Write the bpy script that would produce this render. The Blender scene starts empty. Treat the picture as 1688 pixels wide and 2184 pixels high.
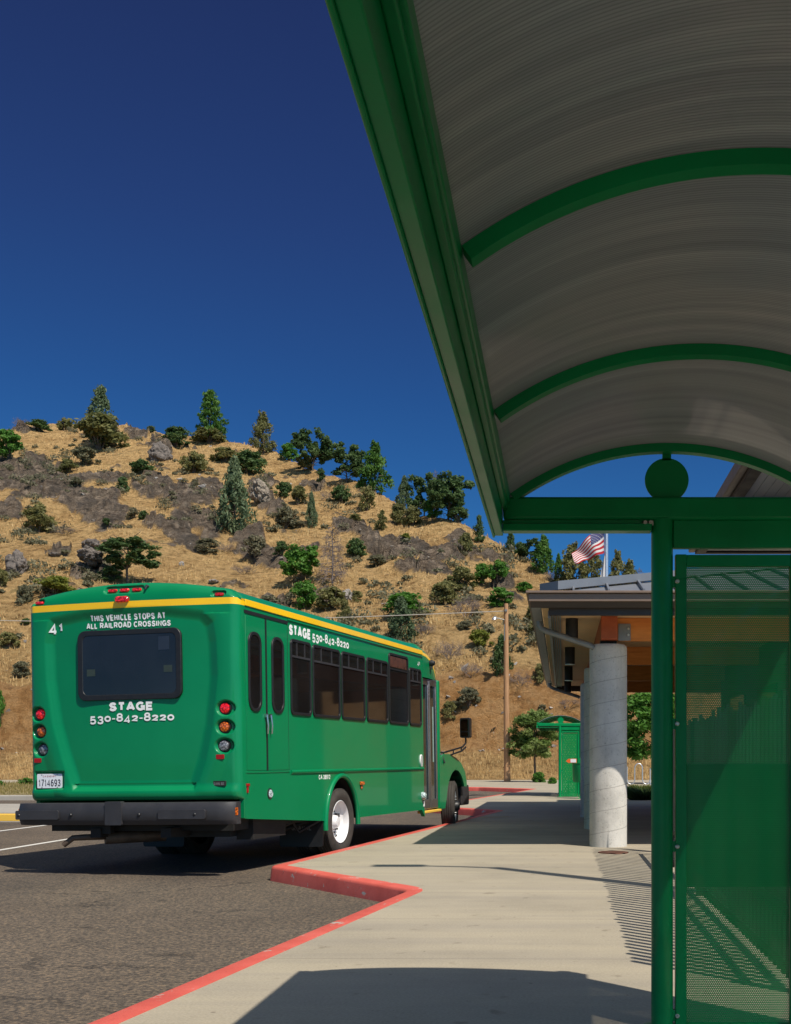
import bpy, bmesh, math, random
from math import sin, cos, pi, radians, sqrt, atan2, tan
from mathutils import Vector, Matrix, noise
from mathutils.geometry import tessellate_polygon

S = bpy.context.scene
COL = S.collection
# ------------------------------------------------------------------ camera
EYE = 1.10
cam_data = bpy.data.cameras.new("camera")
cam = bpy.data.objects.new("camera", cam_data)
COL.objects.link(cam)
cam.location = (0, 0, EYE)
cam.rotation_euler = (pi/2, 0, 0)
cam_data.sensor_fit = 'HORIZONTAL'
cam_data.sensor_width = 36
cam_data.lens = 36*2400/1688
cam_data.shift_x = -356/1688
cam_data.shift_y = 528/1688
cam_data.clip_start = 0.05
cam_data.clip_end = 5000
S.camera = cam
S.render.resolution_x = 791
S.render.resolution_y = 1024
# ------------------------------------------------------------------ light
SUN_AZ, SUN_EL = radians(42.5), radians(53.3)      # azimuth measured from -Y towards +X
SUN_DIR = Vector((sin(SUN_AZ)*cos(SUN_EL), -cos(SUN_AZ)*cos(SUN_EL), sin(SUN_EL)))
sd = bpy.data.lights.new("sun", 'SUN')
sd.energy = 5.0
sd.angle = radians(0.53)
sd.color = (1.0, 0.93, 0.82)
sun = bpy.data.objects.new("sun", sd)
COL.objects.link(sun)
sun.rotation_euler = (-SUN_DIR).to_track_quat('-Z', 'Y').to_euler()
W = bpy.data.worlds.new("World")
S.world = W
W.use_nodes = True
wn = W.node_tree.nodes; wl = W.node_tree.links
wn.clear()
wo = wn.new('ShaderNodeOutputWorld'); bg = wn.new('ShaderNodeBackground')
sky = wn.new('ShaderNodeTexSky'); sky.sky_type = 'NISHITA'
sky.sun_disc = False
sky.sun_elevation = SUN_EL
sky.sun_rotation = math.atan2(SUN_DIR.x, SUN_DIR.y)
sky.altitude = 1800
sky.air_density = 1.0
sky.dust_density = 0.0
sky.ozone_density = 4.0
bg.inputs['Strength'].default_value = 0.085
# polarising filter deepens the visible sky; zenith above the frame brightened as added fill
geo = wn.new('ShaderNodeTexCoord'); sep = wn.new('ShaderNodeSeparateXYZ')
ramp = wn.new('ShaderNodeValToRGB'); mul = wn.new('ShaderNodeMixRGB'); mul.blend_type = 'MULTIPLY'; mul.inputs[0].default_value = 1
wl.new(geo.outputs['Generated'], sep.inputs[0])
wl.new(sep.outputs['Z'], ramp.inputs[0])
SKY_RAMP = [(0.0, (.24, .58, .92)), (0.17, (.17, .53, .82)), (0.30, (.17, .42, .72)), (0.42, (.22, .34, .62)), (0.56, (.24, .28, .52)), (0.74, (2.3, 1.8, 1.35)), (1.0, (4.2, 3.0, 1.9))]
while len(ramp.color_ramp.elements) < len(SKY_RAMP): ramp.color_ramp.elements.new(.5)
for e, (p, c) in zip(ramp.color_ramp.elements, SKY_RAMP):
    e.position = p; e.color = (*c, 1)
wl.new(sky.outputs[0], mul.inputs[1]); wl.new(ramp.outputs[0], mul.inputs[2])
# sky made brighter and paler towards the sun, behind camera, as added fill
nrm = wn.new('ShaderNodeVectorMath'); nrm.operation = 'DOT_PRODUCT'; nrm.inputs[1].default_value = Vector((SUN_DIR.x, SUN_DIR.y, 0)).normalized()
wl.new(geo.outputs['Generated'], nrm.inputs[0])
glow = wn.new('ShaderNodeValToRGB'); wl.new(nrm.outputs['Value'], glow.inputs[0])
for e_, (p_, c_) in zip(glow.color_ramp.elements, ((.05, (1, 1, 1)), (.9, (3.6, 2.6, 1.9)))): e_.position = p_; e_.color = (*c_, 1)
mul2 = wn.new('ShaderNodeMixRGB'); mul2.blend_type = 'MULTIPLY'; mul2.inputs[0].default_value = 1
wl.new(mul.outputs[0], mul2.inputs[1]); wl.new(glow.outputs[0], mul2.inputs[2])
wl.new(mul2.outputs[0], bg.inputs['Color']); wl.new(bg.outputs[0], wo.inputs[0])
S.view_settings.view_transform = 'Standard'
S.view_settings.look = 'None'
S.view_settings.exposure = 0.12
S.view_settings.gamma = 1
S.cycles.transparent_max_bounces = 24
S.cycles.max_bounces = 8
random.seed(7)

# ------------------------------------------------------------------ helpers
def tag(o, label=None, cat=None, group=None, kind=None):
    if label: o['label'] = label
    if cat: o['category'] = cat
    if group: o['group'] = group
    if kind: o['kind'] = kind
    return o

def empty(name, loc=(0, 0, 0), rot=(0, 0, 0), parent=None):
    o = bpy.data.objects.new(name, None)
    COL.objects.link(o); o.location = loc; o.rotation_euler = rot
    o.empty_display_size = .2
    if parent: o.parent = parent
    return o

class MB:
    def __init__(s): s.v = []; s.f = []; s.m = []
    def add(s, vs, fs, mi=0):
        n = len(s.v); s.v += [tuple(p) for p in vs]
        for f in fs: s.f.append(tuple(i+n for i in f)); s.m.append(mi)
        return s
    def box(s, x0, x1, y0, y1, z0, z1, mi=0):
        return s.add([(x0,y0,z0),(x1,y0,z0),(x1,y1,z0),(x0,y1,z0),(x0,y0,z1),(x1,y0,z1),(x1,y1,z1),(x0,y1,z1)],
            [(0,3,2,1),(4,5,6,7),(0,1,5,4),(1,2,6,5),(2,3,7,6),(3,0,4,7)], mi)
    def tube(s, path, r, n=8, mi=0, caps=True, closed=False):
        P = [Vector(p) for p in path]; k = len(P)
        R = r if isinstance(r, (list, tuple)) else [r]*k
        rings = []; up = None
        for i, p in enumerate(P):
            if closed: t = P[(i+1) % k]-P[i-1]
            else: t = P[min(i+1, k-1)]-P[max(i-1, 0)]
            t.normalize()
            if up is None:
                up = Vector((0, 0, 1)) if abs(t.z) < .9 else Vector((1, 0, 0))
            a = t.cross(up)
            if a.length < 1e-5: a = t.orthogonal()
            a.normalize(); b = t.cross(a); b.normalize(); up = b.cross(t) if False else -b if False else up
            up = (a.cross(t)).normalized()
            rings.append([p+a*(R[i]*cos(2*pi*j/n))+up*(R[i]*sin(2*pi*j/n)) for j in range(n)])
        vs = [q for rg in rings for q in rg]; fs = []
        m = k if closed else k-1
        for i in range(m):
            i2 = (i+1) % k
            for j in range(n):
                j2 = (j+1) % n
                fs.append((i*n+j, i*n+j2, i2*n+j2, i2*n+j))
        if caps and not closed:
            fs.append(tuple(range(n-1, -1, -1))); fs.append(tuple((k-1)*n+j for j in range(n)))
        return s.add(vs, fs, mi)
    def cyl(s, p0, p1, r0, r1=None, n=24, mi=0): return s.tube([p0, p1], [r0, r0 if r1 is None else r1], n, mi)
    def lathe(s, prof, c, axis='z', n=32, mi=0, caps=True):
        # prof: list of (r, h); revolve round an axis through c
        vs = []; k = len(prof)
        for (r, h) in prof:
            for j in range(n):
                a = 2*pi*j/n; x, y = r*cos(a), r*sin(a)
                if axis == 'z': q = (c[0]+x, c[1]+y, c[2]+h)
                elif axis == 'x': q = (c[0]+h, c[1]+x, c[2]+y)
                else: q = (c[0]+y, c[1]+h, c[2]+x)
                vs.append(q)
        fs = [(i*n+j, i*n+(j+1) % n, (i+1)*n+(j+1) % n, (i+1)*n+j) for i in range(k-1) for j in range(n)]
        if caps and prof[0][0] > 1e-6: fs.append(tuple(range(n-1, -1, -1)))
        if caps and prof[-1][0] > 1e-6: fs.append(tuple((k-1)*n+j for j in range(n)))
        return s.add(vs, fs, mi)
    def prism(s, poly, a, b, plane='yz', holes=(), mi=0, fa=None, fb=None):
        # poly in plane coords, extruded from a to b along the remaining axis
        def to3(p, h):
            return {'yz': (h, p[0], p[1]), 'xz': (p[0], h, p[1]), 'xy': (p[0], p[1], h)}[plane]
        loops = [list(poly)]+[list(h) for h in holes]
        flat = [p for lp in loops for p in lp]; n = len(flat)
        ha = fa if fa else (lambda p: a); hb = fb if fb else (lambda p: b)
        vs = [to3(p, ha(p)) for p in flat]+[to3(p, hb(p)) for p in flat]
        tris = tessellate_polygon([[Vector((p[0], p[1], 0)) for p in lp] for lp in loops])
        fs = [tuple(t) for t in tris]+[tuple(i+n for i in reversed(t)) for t in tris]
        o = 0
        for lp in loops:
            k = len(lp)
            for i in range(k):
                j = (i+1) % k; fs.append((o+i, o+j, o+j+n, o+i+n))
            o += k
        return s.add(vs, fs, mi)
    def build(s, name, mats, parent=None, loc=None, rot=None, smooth=35, bevel=0, fix=True):
        me = bpy.data.meshes.new(name)
        me.from_pydata(s.v, [], s.f)
        ml = mats if isinstance(mats, (list, tuple)) else [mats]
        for m in ml: me.materials.append(m)
        if len(ml) > 1: me.polygons.foreach_set('material_index', s.m)
        if fix:
            bm = bmesh.new(); bm.from_mesh(me); bmesh.ops.recalc_face_normals(bm, faces=bm.faces); bm.to_mesh(me); bm.free()
        if smooth:
            me.shade_smooth(); me.set_sharp_from_angle(angle=radians(smooth))
        o = bpy.data.objects.new(name, me); COL.objects.link(o)
        if parent: o.parent = parent
        if loc: o.location = loc
        if rot: o.rotation_euler = rot
        if bevel:
            b = o.modifiers.new('bevel', 'BEVEL'); b.width = bevel; b.segments = 2; b.limit_method = 'ANGLE'; b.angle_limit = radians(40)
            b.harden_normals = False
        return o

def rrect(x0, x1, z0, z1, r, n=5):
    p = []
    for cx, cz, a0 in ((x1-r, z1-r, 0), (x0+r, z1-r, 90), (x0+r, z0+r, 180), (x1-r, z0+r, 270)):
        for i in range(n+1):
            a = radians(a0+90*i/n); p.append((cx+r*cos(a), cz+r*sin(a)))
    return p
def circ(cx, cz, r, n=24, a0=0, a1=360, rz=None):
    full = (a1-a0) >= 360
    m = n if full else n+1
    return [(cx+r*cos(radians(a0+(a1-a0)*i/n)), cz+(rz or r)*sin(radians(a0+(a1-a0)*i/n))) for i in range(m)]
def sm(a, b, x):
    t = min(1, max(0, (x-a)/(b-a))) if a != b else float(x > a)
    return t*t*(3-2*t)
def interp(tab, x):
    if x <= tab[0][0]: return tab[0][1]
    for (a, b), (c, d) in zip(tab, tab[1:]):
        if x <= c: return b+(d-b)*(x-a)/(c-a)
    return tab[-1][1]

# ------------------------------------------------------------------ materials
def newmat(name):
    m = bpy.data.materials.new(name); m.use_nodes = True
    nt = m.node_tree; nt.nodes.clear()
    out = nt.nodes.new('ShaderNodeOutputMaterial'); p = nt.nodes.new('ShaderNodeBsdfPrincipled')
    nt.links.new(p.outputs[0], out.inputs[0])
    return m, nt, p, out
def noise_node(nt, scale, detail=6, rough=.6, coord='Object', stretch=None, dist=0):
    tc = nt.nodes.new('ShaderNodeTexCoord'); n = nt.nodes.new('ShaderNodeTexNoise')
    n.inputs['Scale'].default_value = scale; n.inputs['Detail'].default_value = detail; n.inputs['Roughness'].default_value = rough
    n.inputs['Distortion'].default_value = dist
    if stretch:
        mp = nt.nodes.new('ShaderNodeMapping'); mp.inputs['Scale'].default_value = stretch
        nt.links.new(tc.outputs[coord], mp.inputs[0]); nt.links.new(mp.outputs[0], n.inputs['Vector'])
    else: nt.links.new(tc.outputs[coord], n.inputs['Vector'])
    return n
def ramp_node(nt, src, stops):
    r = nt.nodes.new('ShaderNodeValToRGB'); e = r.color_ramp.elements
    while len(e) < len(stops): e.new(.5)
    for el, (p, c) in zip(e, stops):
        el.position = p; el.color = (*c, 1) if len(c) == 3 else c
    nt.links.new(src, r.inputs[0]); return r
def mixc(nt, fac, a, b, mode='MIX'):
    m = nt.nodes.new('ShaderNodeMixRGB'); m.blend_type = mode
    for i, x in ((0, fac), (1, a), (2, b)):
        if hasattr(x, 'is_output') or isinstance(x, bpy.types.NodeSocket): nt.links.new(x, m.inputs[i])
        elif isinstance(x, (int, float)): m.inputs[i].default_value = x if i == 0 else (x, x, x, 1)
        else: m.inputs[i].default_value = (*x, 1)
    return m.outputs[0]
def math_node(nt, op, a, b=None, c=None):
    m = nt.nodes.new('ShaderNodeMath'); m.operation = op
    for i, x in enumerate((a, b, c)):
        if x is None: continue
        if isinstance(x, (int, float)): m.inputs[i].default_value = x
        else: nt.links.new(x, m.inputs[i])
    return m.outputs[0]
def bump(nt, p, src, strength=.3, dist=.01):
    b = nt.nodes.new('ShaderNodeBump'); b.inputs['Strength'].default_value = strength; b.inputs['Distance'].default_value = dist
    nt.links.new(src, b.inputs['Height']); nt.links.new(b.outputs[0], p.inputs['Normal']); return b

def simple(name, col, rough=.5, metal=0, var=.12, vs=6, bmp=0, bs=60, coat=0, spec=.5, coord='Object', dirt=None):
    m, nt, p, out = newmat(name)
    n = noise_node(nt, vs, 8, .65, coord)
    lo = tuple(c*(1-var) for c in col); hi = tuple(min(1, c*(1+var)) for c in col)
    r = ramp_node(nt, n.outputs[0], [(.3, lo), (.7, hi)])
    nt.links.new(r.outputs[0], p.inputs['Base Color'])
    p.inputs['Roughness'].default_value = rough; p.inputs['Metallic'].default_value = metal
    p.inputs['Specular IOR Level'].default_value = spec
    if coat:
        p.inputs['Coat Weight'].default_value = coat; p.inputs['Coat Roughness'].default_value = .04
    rr = ramp_node(nt, n.outputs[0], [(.3, (rough*.85,)*3), (.7, (min(1, rough*1.2),)*3)])
    nt.links.new(rr.outputs[0], p.inputs['Roughness'])
    if bmp:
        n2 = noise_node(nt, bs, 5, .6, coord); bump(nt, p, n2.outputs[0], bmp, .005)
    return m

M = {}
M['bus_green'] = simple('bus_green_paint', (.000, .195, .068), .40, 0, .06, 1.5, 0, coat=.42, spec=.22)
M['bus_yellow'] = simple('bus_yellow_paint', (.95, .55, .004), .35, 0, .04, 3, coat=.4)
M['shelter_green'] = simple('shelter_green_paint', (.000, .225, .066), .34, 0, .12, 4, .06, 240, coat=.08, spec=.22)
M['black_rubber'] = simple('black_rubber', (.012, .012, .013), .45, 0, .2, 20, .1, 90)
M['black_plastic'] = simple('black_plastic', (.032, .031, .034), .5, 0, .12, 6, .25, 350)
M['tyre'] = simple('tyre_rubber', (.045, .038, .032), .8, 0, .3, 9, .2, 120)
M['rim_white'] = simple('white_wheel_paint', (.72, .72, .72), .35, 0, .1, 8)
M['steel'] = simple('brushed_steel', (.55, .55, .56), .32, 1, .1, 30)
M['alu'] = simple('aluminium', (.62, .62, .63), .38, .9, .08, 20)
M['galv'] = simple('galvanised_pipe', (.20, .21, .21), .45, .3, .15, 8)
M['white_text'] = simple('white_vinyl', (.82, .82, .80), .5, 0, .03, 5)
M['black_text'] = simple('black_ink', (.02, .02, .03), .5, 0, .03, 5)
M['grey_text'] = simple('faded_grey_ink', (.17, .17, .17), .6, 0, .1, 15)
M['under'] = simple('underbody_black', (.012, .011, .010), .7, 0, .4, 5)
M['rust'] = simple('rusty_steel', (.13, .05, .028), .85, 0, .35, 14, .4, 60)
M['exhaust'] = simple('exhaust_steel', (.10, .07, .05), .6, .4, .35, 9)
M['plate'] = simple('plate_white', (.74, .75, .78), .4, 0, .03, 9)
M['brown_metal'] = simple('brown_fascia_metal', (.18, .125, .092), .5, 0, .08, 3)
M['dark_brown'] = simple('dark_brown_trim', (.032, .024, .020), .6, 0, .1, 3)
M['roof_grey'] = simple('grey_roof_metal', (.155, .165, .185), .42, 0, .06, 4)
M['soffit'] = simple('tan_soffit', (.62, .42, .23), .75, 0, .08, 2)
M['soffit_light'] = simple('pale_soffit', (.47, .46, .44), .7, 0, .06, 2)
M['siding'] = simple('brown_siding', (.16, .115, .085), .75, 0, .12, 2)
M['flag_red'] = simple('flag_red', (.34, .004, .010), .7, 0, .06, 5)
M['flag_white'] = simple('flag_white', (.52, .50, .49), .7, 0, .04, 5)
M['flag_blue'] = simple('flag_blue', (.025, .028, .11), .7, 0, .06, 5)
M['orange'] = simple('orange_card', (.75, .12, .015), .55, 0, .06, 9)
M['bolt'] = simple('bolt_zinc', (.5, .48, .42), .35, .9, .1, 30)
M['red_reflector'] = simple('red_reflector', (.33, .004, .006), .3, 0, .06, 50)
M['bark'] = simple('tree_bark', (.13, .095, .07), .9, 0, .3, 14, .5, 40)
M['deadwood'] = simple('grey_dead_wood', (.17, .135, .12), .9, 0, .25, 6)
M['cable'] = simple('pale_cable', (.5, .45, .38), .6, 0, .1, 3)
M['leather'] = simple('dark_seat', (.03, .035, .05), .6, 0, .1, 5)

def glass(name, col, rough=.04):
    m, nt, p, out = newmat(name)
    n = noise_node(nt, 1.3, 3, .5)
    r = ramp_node(nt, n.outputs[0], [(.35, tuple(c*.7 for c in col)), (.7, tuple(c*1.3 for c in col))])
    nt.links.new(r.outputs[0], p.inputs['Base Color'])
    p.inputs['Roughness'].default_value = rough; p.inputs['IOR'].default_value = 1.5
    b = bump(nt, p, n.outputs[0], .02, .02)
    return m
M['tinted'] = glass('tinted_glass', (.010, .009, .009))
M['tinted_rear'] = glass('tinted_rear_glass', (.014, .015, .018))
M['door_glass'] = glass('door_glass', (.018, .026, .024))
M['mirror'] = simple('mirror_glass', (.5, .5, .5), .03, 1, .01, 3)

def lens(name, col, glow=0.0):
    m, nt, p, out = newmat(name)
    tc = nt.nodes.new('ShaderNodeTexCoord'); v = nt.nodes.new('ShaderNodeTexVoronoi')
    v.inputs['Scale'].default_value = 48
    nt.links.new(tc.outputs['Object'], v.inputs['Vector'])
    r = ramp_node(nt, v.outputs['Distance'], [(.15, tuple(min(1, c*2.0+.02) for c in col)), (.5, col), (.8, tuple(c*.35 for c in col))])
    nt.links.new(r.outputs[0], p.inputs['Base Color'])
    p.inputs['Roughness'].default_value = .12; p.inputs['Coat Weight'].default_value = 1
    bump(nt, p, v.outputs['Distance'], .6, .006)
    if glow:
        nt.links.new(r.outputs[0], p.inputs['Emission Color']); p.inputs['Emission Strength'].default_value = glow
    return m
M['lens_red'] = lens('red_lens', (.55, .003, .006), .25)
M['lens_amber'] = lens('amber_lens', (.50, .10, .004))
M['lens_clear'] = lens('clear_lens', (.16, .16, .17))
M['lens_pale'] = lens('pale_lens', (.42, .52, .52))

# asphalt
def asphalt():
    m, nt, p, out = newmat('asphalt')
    n = noise_node(nt, .35, 8, .7); r = ramp_node(nt, n.outputs[0], [(.3, (.068, .054, .041)), (.5, (.094, .076, .058)), (.72, (.122, .099, .076))])
    f = noise_node(nt, 38, 3, .8); fr = ramp_node(nt, f.outputs[0], [(.36, (.35,)*3), (.52, (1.0,)*3), (.64, (2.0, 1.8, 1.5))])
    c = mixc(nt, 1, r.outputs[0], fr.outputs[0], 'MULTIPLY')
    v = nt.nodes.new('ShaderNodeTexVoronoi'); v.inputs['Scale'].default_value = 30
    tc = nt.nodes.new('ShaderNodeTexCoord'); nt.links.new(tc.outputs['Object'], v.inputs['Vector'])
    vr = ramp_node(nt, v.outputs['Distance'], [(.07, (1,)*3), (.13, (0,)*3)])
    sp = noise_node(nt, 9, 2, .5); sr = ramp_node(nt, sp.outputs[0], [(.55, (0,)*3), (.66, (1,)*3)])
    fac = math_node(nt, 'MULTIPLY', vr.outputs[0], sr.outputs[0])
    c = mixc(nt, fac, c, (.30, .25, .19))
    # long tyre-darkened streaks
    st = noise_node(nt, .5, 4, .6, 'Object', (1.0, .12, 1)); str_ = ramp_node(nt, st.outputs[0], [(.38, (.85,)*3), (.55, (1.08, 1.05, 1.0))])
    c = mixc(nt, 1, c, str_.outputs[0], 'MULTIPLY')
    # hairline cracks and oil drips
    tw = noise_node(nt, 1.3, 6, .7); sc = nt.nodes.new('ShaderNodeVectorMath'); sc.operation = 'SCALE'; sc.inputs['Scale'].default_value = 1.1; nt.links.new(tw.outputs['Color'], sc.inputs[0])
    ad = nt.nodes.new('ShaderNodeVectorMath'); ad.operation = 'ADD'; nt.links.new(tc.outputs['Object'], ad.inputs[0]); nt.links.new(sc.outputs[0], ad.inputs[1])
    cv = nt.nodes.new('ShaderNodeTexVoronoi'); cv.feature = 'DISTANCE_TO_EDGE'; cv.inputs['Scale'].default_value = .22; nt.links.new(ad.outputs[0], cv.inputs['Vector'])
    cr = ramp_node(nt, cv.outputs['Distance'], [(.0, (.38,)*3), (.0035, (.55,)*3), (.006, (1,)*3)]); cm = noise_node(nt, .6, 2, .5); cmr = ramp_node(nt, cm.outputs[0], [(.46, (0,)*3), (.56, (1,)*3)])
    c = mixc(nt, 1, c, mixc(nt, cmr.outputs[0], (1, 1, 1), cr.outputs[0]), 'MULTIPLY')
    ol = noise_node(nt, 2.3, 3, .4); olr = ramp_node(nt, ol.outputs[0], [(.24, (.45,)*3), (.31, (1,)*3)]); c = mixc(nt, 1, c, olr.outputs[0], 'MULTIPLY')
    nt.links.new(c, p.inputs['Base Color']); p.inputs['Roughness'].default_value = .85
    bump(nt, p, f.outputs[0], .6, .01)
    return m
M['asphalt'] = asphalt()

def concrete(name='sidewalk_concrete', joints=True, base=(.36, .315, .235)):
    m, nt, p, out = newmat(name)
    n = noise_node(nt, .5, 9, .68); b = base
    r = ramp_node(nt, n.outputs[0], [(.28, tuple(x*.80 for x in b)), (.5, b), (.75, tuple(x*1.12 for x in b))])
    s1 = noise_node(nt, 1.2, 6, .6, 'Object', (.25, 2.2, 1)); r1 = ramp_node(nt, s1.outputs[0], [(.35, (.88, .88, .90)), (.6, (1.04, 1.03, 1.0))])
    c = mixc(nt, 1, r.outputs[0], r1.outputs[0], 'MULTIPLY')
    f = noise_node(nt, 70, 3, .7); fr = ramp_node(nt, f.outputs[0], [(.35, (.86,)*3), (.6, (1.06,)*3)])
    c = mixc(nt, 1, c, fr.outputs[0], 'MULTIPLY')
    # stains and specks
    g = noise_node(nt, 6, 3, .4); gr = ramp_node(nt, g.outputs[0], [(.25, (.72, .70, .68)), (.33, (1,)*3)])
    c = mixc(nt, 1, c, gr.outputs[0], 'MULTIPLY')
    g2 = noise_node(nt, 22, 2, .4); gr2 = ramp_node(nt, g2.outputs[0], [(.21, (.45, .42, .40)), (.25, (1,)*3)])
    c = mixc(nt, 1, c, gr2.outputs[0], 'MULTIPLY')
    if joints:
        tc = nt.nodes.new('ShaderNodeTexCoord'); sp = nt.nodes.new('ShaderNodeSeparateXYZ'); nt.links.new(tc.outputs['Object'], sp.inputs[0])
        y = math_node(nt, 'MULTIPLY_ADD', sp.outputs[0], .012, sp.outputs[1])
        wob = noise_node(nt, 2.5, 2, .5)
        y = math_node(nt, 'MULTIPLY_ADD', wob.outputs[0], .012, y)
        fy = math_node(nt, 'FRACT', math_node(nt, 'DIVIDE', y, 1.55))
        jy = math_node(nt, 'LESS_THAN', fy, .0065)
        j = jy
        c = mixc(nt, math_node(nt, 'MULTIPLY', j, .6), c, (.13, .11, .09))
    nt.links.new(c, p.inputs['Base Color']); p.inputs['Roughness'].default_value = .8
    bump(nt, p, f.outputs[0], .25, .004)
    return m
M['concrete'] = concrete()
M['kerb_grey'] = concrete('kerb_concrete', False, (.36, .335, .29))

def column_mat():
    m, nt, p, out = newmat('column_concrete')
    n = noise_node(nt, 2.2, 9, .65); b = (.54, .515, .465)
    r = ramp_node(nt, n.outputs[0], [(.3, tuple(x*.72 for x in b)), (.5, b), (.7, tuple(x*1.15 for x in b))])
    f = noise_node(nt, 45, 4, .7); fr = ramp_node(nt, f.outputs[0], [(.28, (.5,)*3), (.42, (1,)*3)])
    c = mixc(nt, 1, r.outputs[0], fr.outputs[0], 'MULTIPLY')
    # spiral seam of the cardboard form
    tc = nt.nodes.new('ShaderNodeTexCoord'); sp = nt.nodes.new('ShaderNodeSeparateXYZ'); nt.links.new(tc.outputs['Object'], sp.inputs[0])
    ang = math_node(nt, 'DIVIDE', math_node(nt, 'ARCTAN2', sp.outputs[1], sp.outputs[0]), 2*pi)
    z = math_node(nt, 'MULTIPLY_ADD', ang, -.27, sp.outputs[2])
    w = noise_node(nt, 9, 2, .5); z = math_node(nt, 'MULTIPLY_ADD', w.outputs[0], .008, z)
    fz = math_node(nt, 'FRACT', math_node(nt, 'DIVIDE', z, .27))
    j = math_node(nt, 'LESS_THAN', fz, .022)
    c = mixc(nt, math_node(nt, 'MULTIPLY', j, .6), c, (.12, .11, .10))
    st = noise_node(nt, 6, 5, .6, 'Object', (1, 1, .12)); sr = ramp_node(nt, st.outputs[0], [(.3, (.82,)*3), (.5, (1,)*3)])
    c = mixc(nt, 1, c, sr.outputs[0], 'MULTIPLY')
    nt.links.new(c, p.inputs['Base Color']); p.inputs['Roughness'].default_value = .85
    h = math_node(nt, 'SUBTRACT', f.outputs[0], math_node(nt, 'MULTIPLY', j, .6))
    bump(nt, p, h, .5, .006)
    return m
M['column'] = column_mat()

def red_kerb():
    m, nt, p, out = newmat('red_kerb_paint')
    n = noise_node(nt, 1.6, 8, .7)
    r = ramp_node(nt, n.outputs[0], [(.3, (.50, .075, .055)), (.5, (.62, .105, .075)), (.7, (.70, .145, .11))])
    w = noise_node(nt, 5.5, 8, .72); wr = ramp_node(nt, w.outputs[0], [(.605, (0,)*3), (.63, (1,)*3)])
    c = mixc(nt, wr.outputs[0], r.outputs[0], (.45, .41, .35))
    d = noise_node(nt, 14, 5, .7); dr = ramp_node(nt, d.outputs[0], [(.28, (.62, .55, .5)), (.38, (1,)*3)])
    c = mixc(nt, 1, c, dr.outputs[0], 'MULTIPLY')
    nt.links.new(c, p.inputs['Base Color']); p.inputs['Roughness'].default_value = .6
    bump(nt, p, noise_node(nt, 60, 4, .7).outputs[0], .4, .005)
    return m
M['red_kerb'] = red_kerb()
def worn(name, col, under, th=.62):
    m, nt, p, out = newmat(name)
    w = noise_node(nt, 7, 8, .75); wr = ramp_node(nt, w.outputs[0], [(th, (0,)*3), (th+.05, (1,)*3)])
    c = mixc(nt, wr.outputs[0], col, under); nt.links.new(c, p.inputs['Base Color']); p.inputs['Roughness'].default_value = .7
    return m
M['road_white'] = worn('white_road_paint', (.62, .60, .55), (.10, .09, .075))
M['yellow_kerb'] = worn('yellow_kerb_paint', (.72, .44, .06), (.4, .36, .3), .7)

def perforated():
    m, nt, p, out = newmat('perforated_green_steel')
    n = noise_node(nt, 3, 5, .6)
    r = ramp_node(nt, n.outputs[0], [(.3, (.0, .25, .060)), (.7, (.0, .31, .074))])
    nt.links.new(r.outputs[0], p.inputs['Base Color']); p.inputs['Roughness'].default_value = .35; p.inputs['Coat Weight'].default_value = .2
    tc = nt.nodes.new('ShaderNodeTexCoord')
    sp = nt.nodes.new('ShaderNodeSeparateXYZ'); nt.links.new(tc.outputs['Object'], sp.inputs[0])
    hv = math_node(nt, 'ADD', sp.outputs[0], sp.outputs[1])
    P = .0084
    ds = []
    for off in (0, .5):
        a = math_node(nt, 'SUBTRACT', math_node(nt, 'FRACT', math_node(nt, 'ADD', math_node(nt, 'DIVIDE', hv, P), off+100)), .5)
        b = math_node(nt, 'SUBTRACT', math_node(nt, 'FRACT', math_node(nt, 'ADD', math_node(nt, 'DIVIDE', sp.outputs[2], P*1.732), off+100)), .5)
        b = math_node(nt, 'MULTIPLY', b, 1.732)
        ds.append(math_node(nt, 'ADD', math_node(nt, 'MULTIPLY', a, a), math_node(nt, 'MULTIPLY', b, b)))
    d = math_node(nt, 'MINIMUM', ds[0], ds[1])
    hole = math_node(nt, 'LESS_THAN', d, .36**2)
    tr = nt.nodes.new('ShaderNodeBsdfTransparent'); mx = nt.nodes.new('ShaderNodeMixShader')
    nt.links.new(hole, mx.inputs[0]); nt.links.new(p.outputs[0], mx.inputs[1]); nt.links.new(tr.outputs[0], mx.inputs[2])
    nt.links.new(mx.outputs[0], out.inputs[0])
    return m
M['perf'] = perforated()

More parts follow.
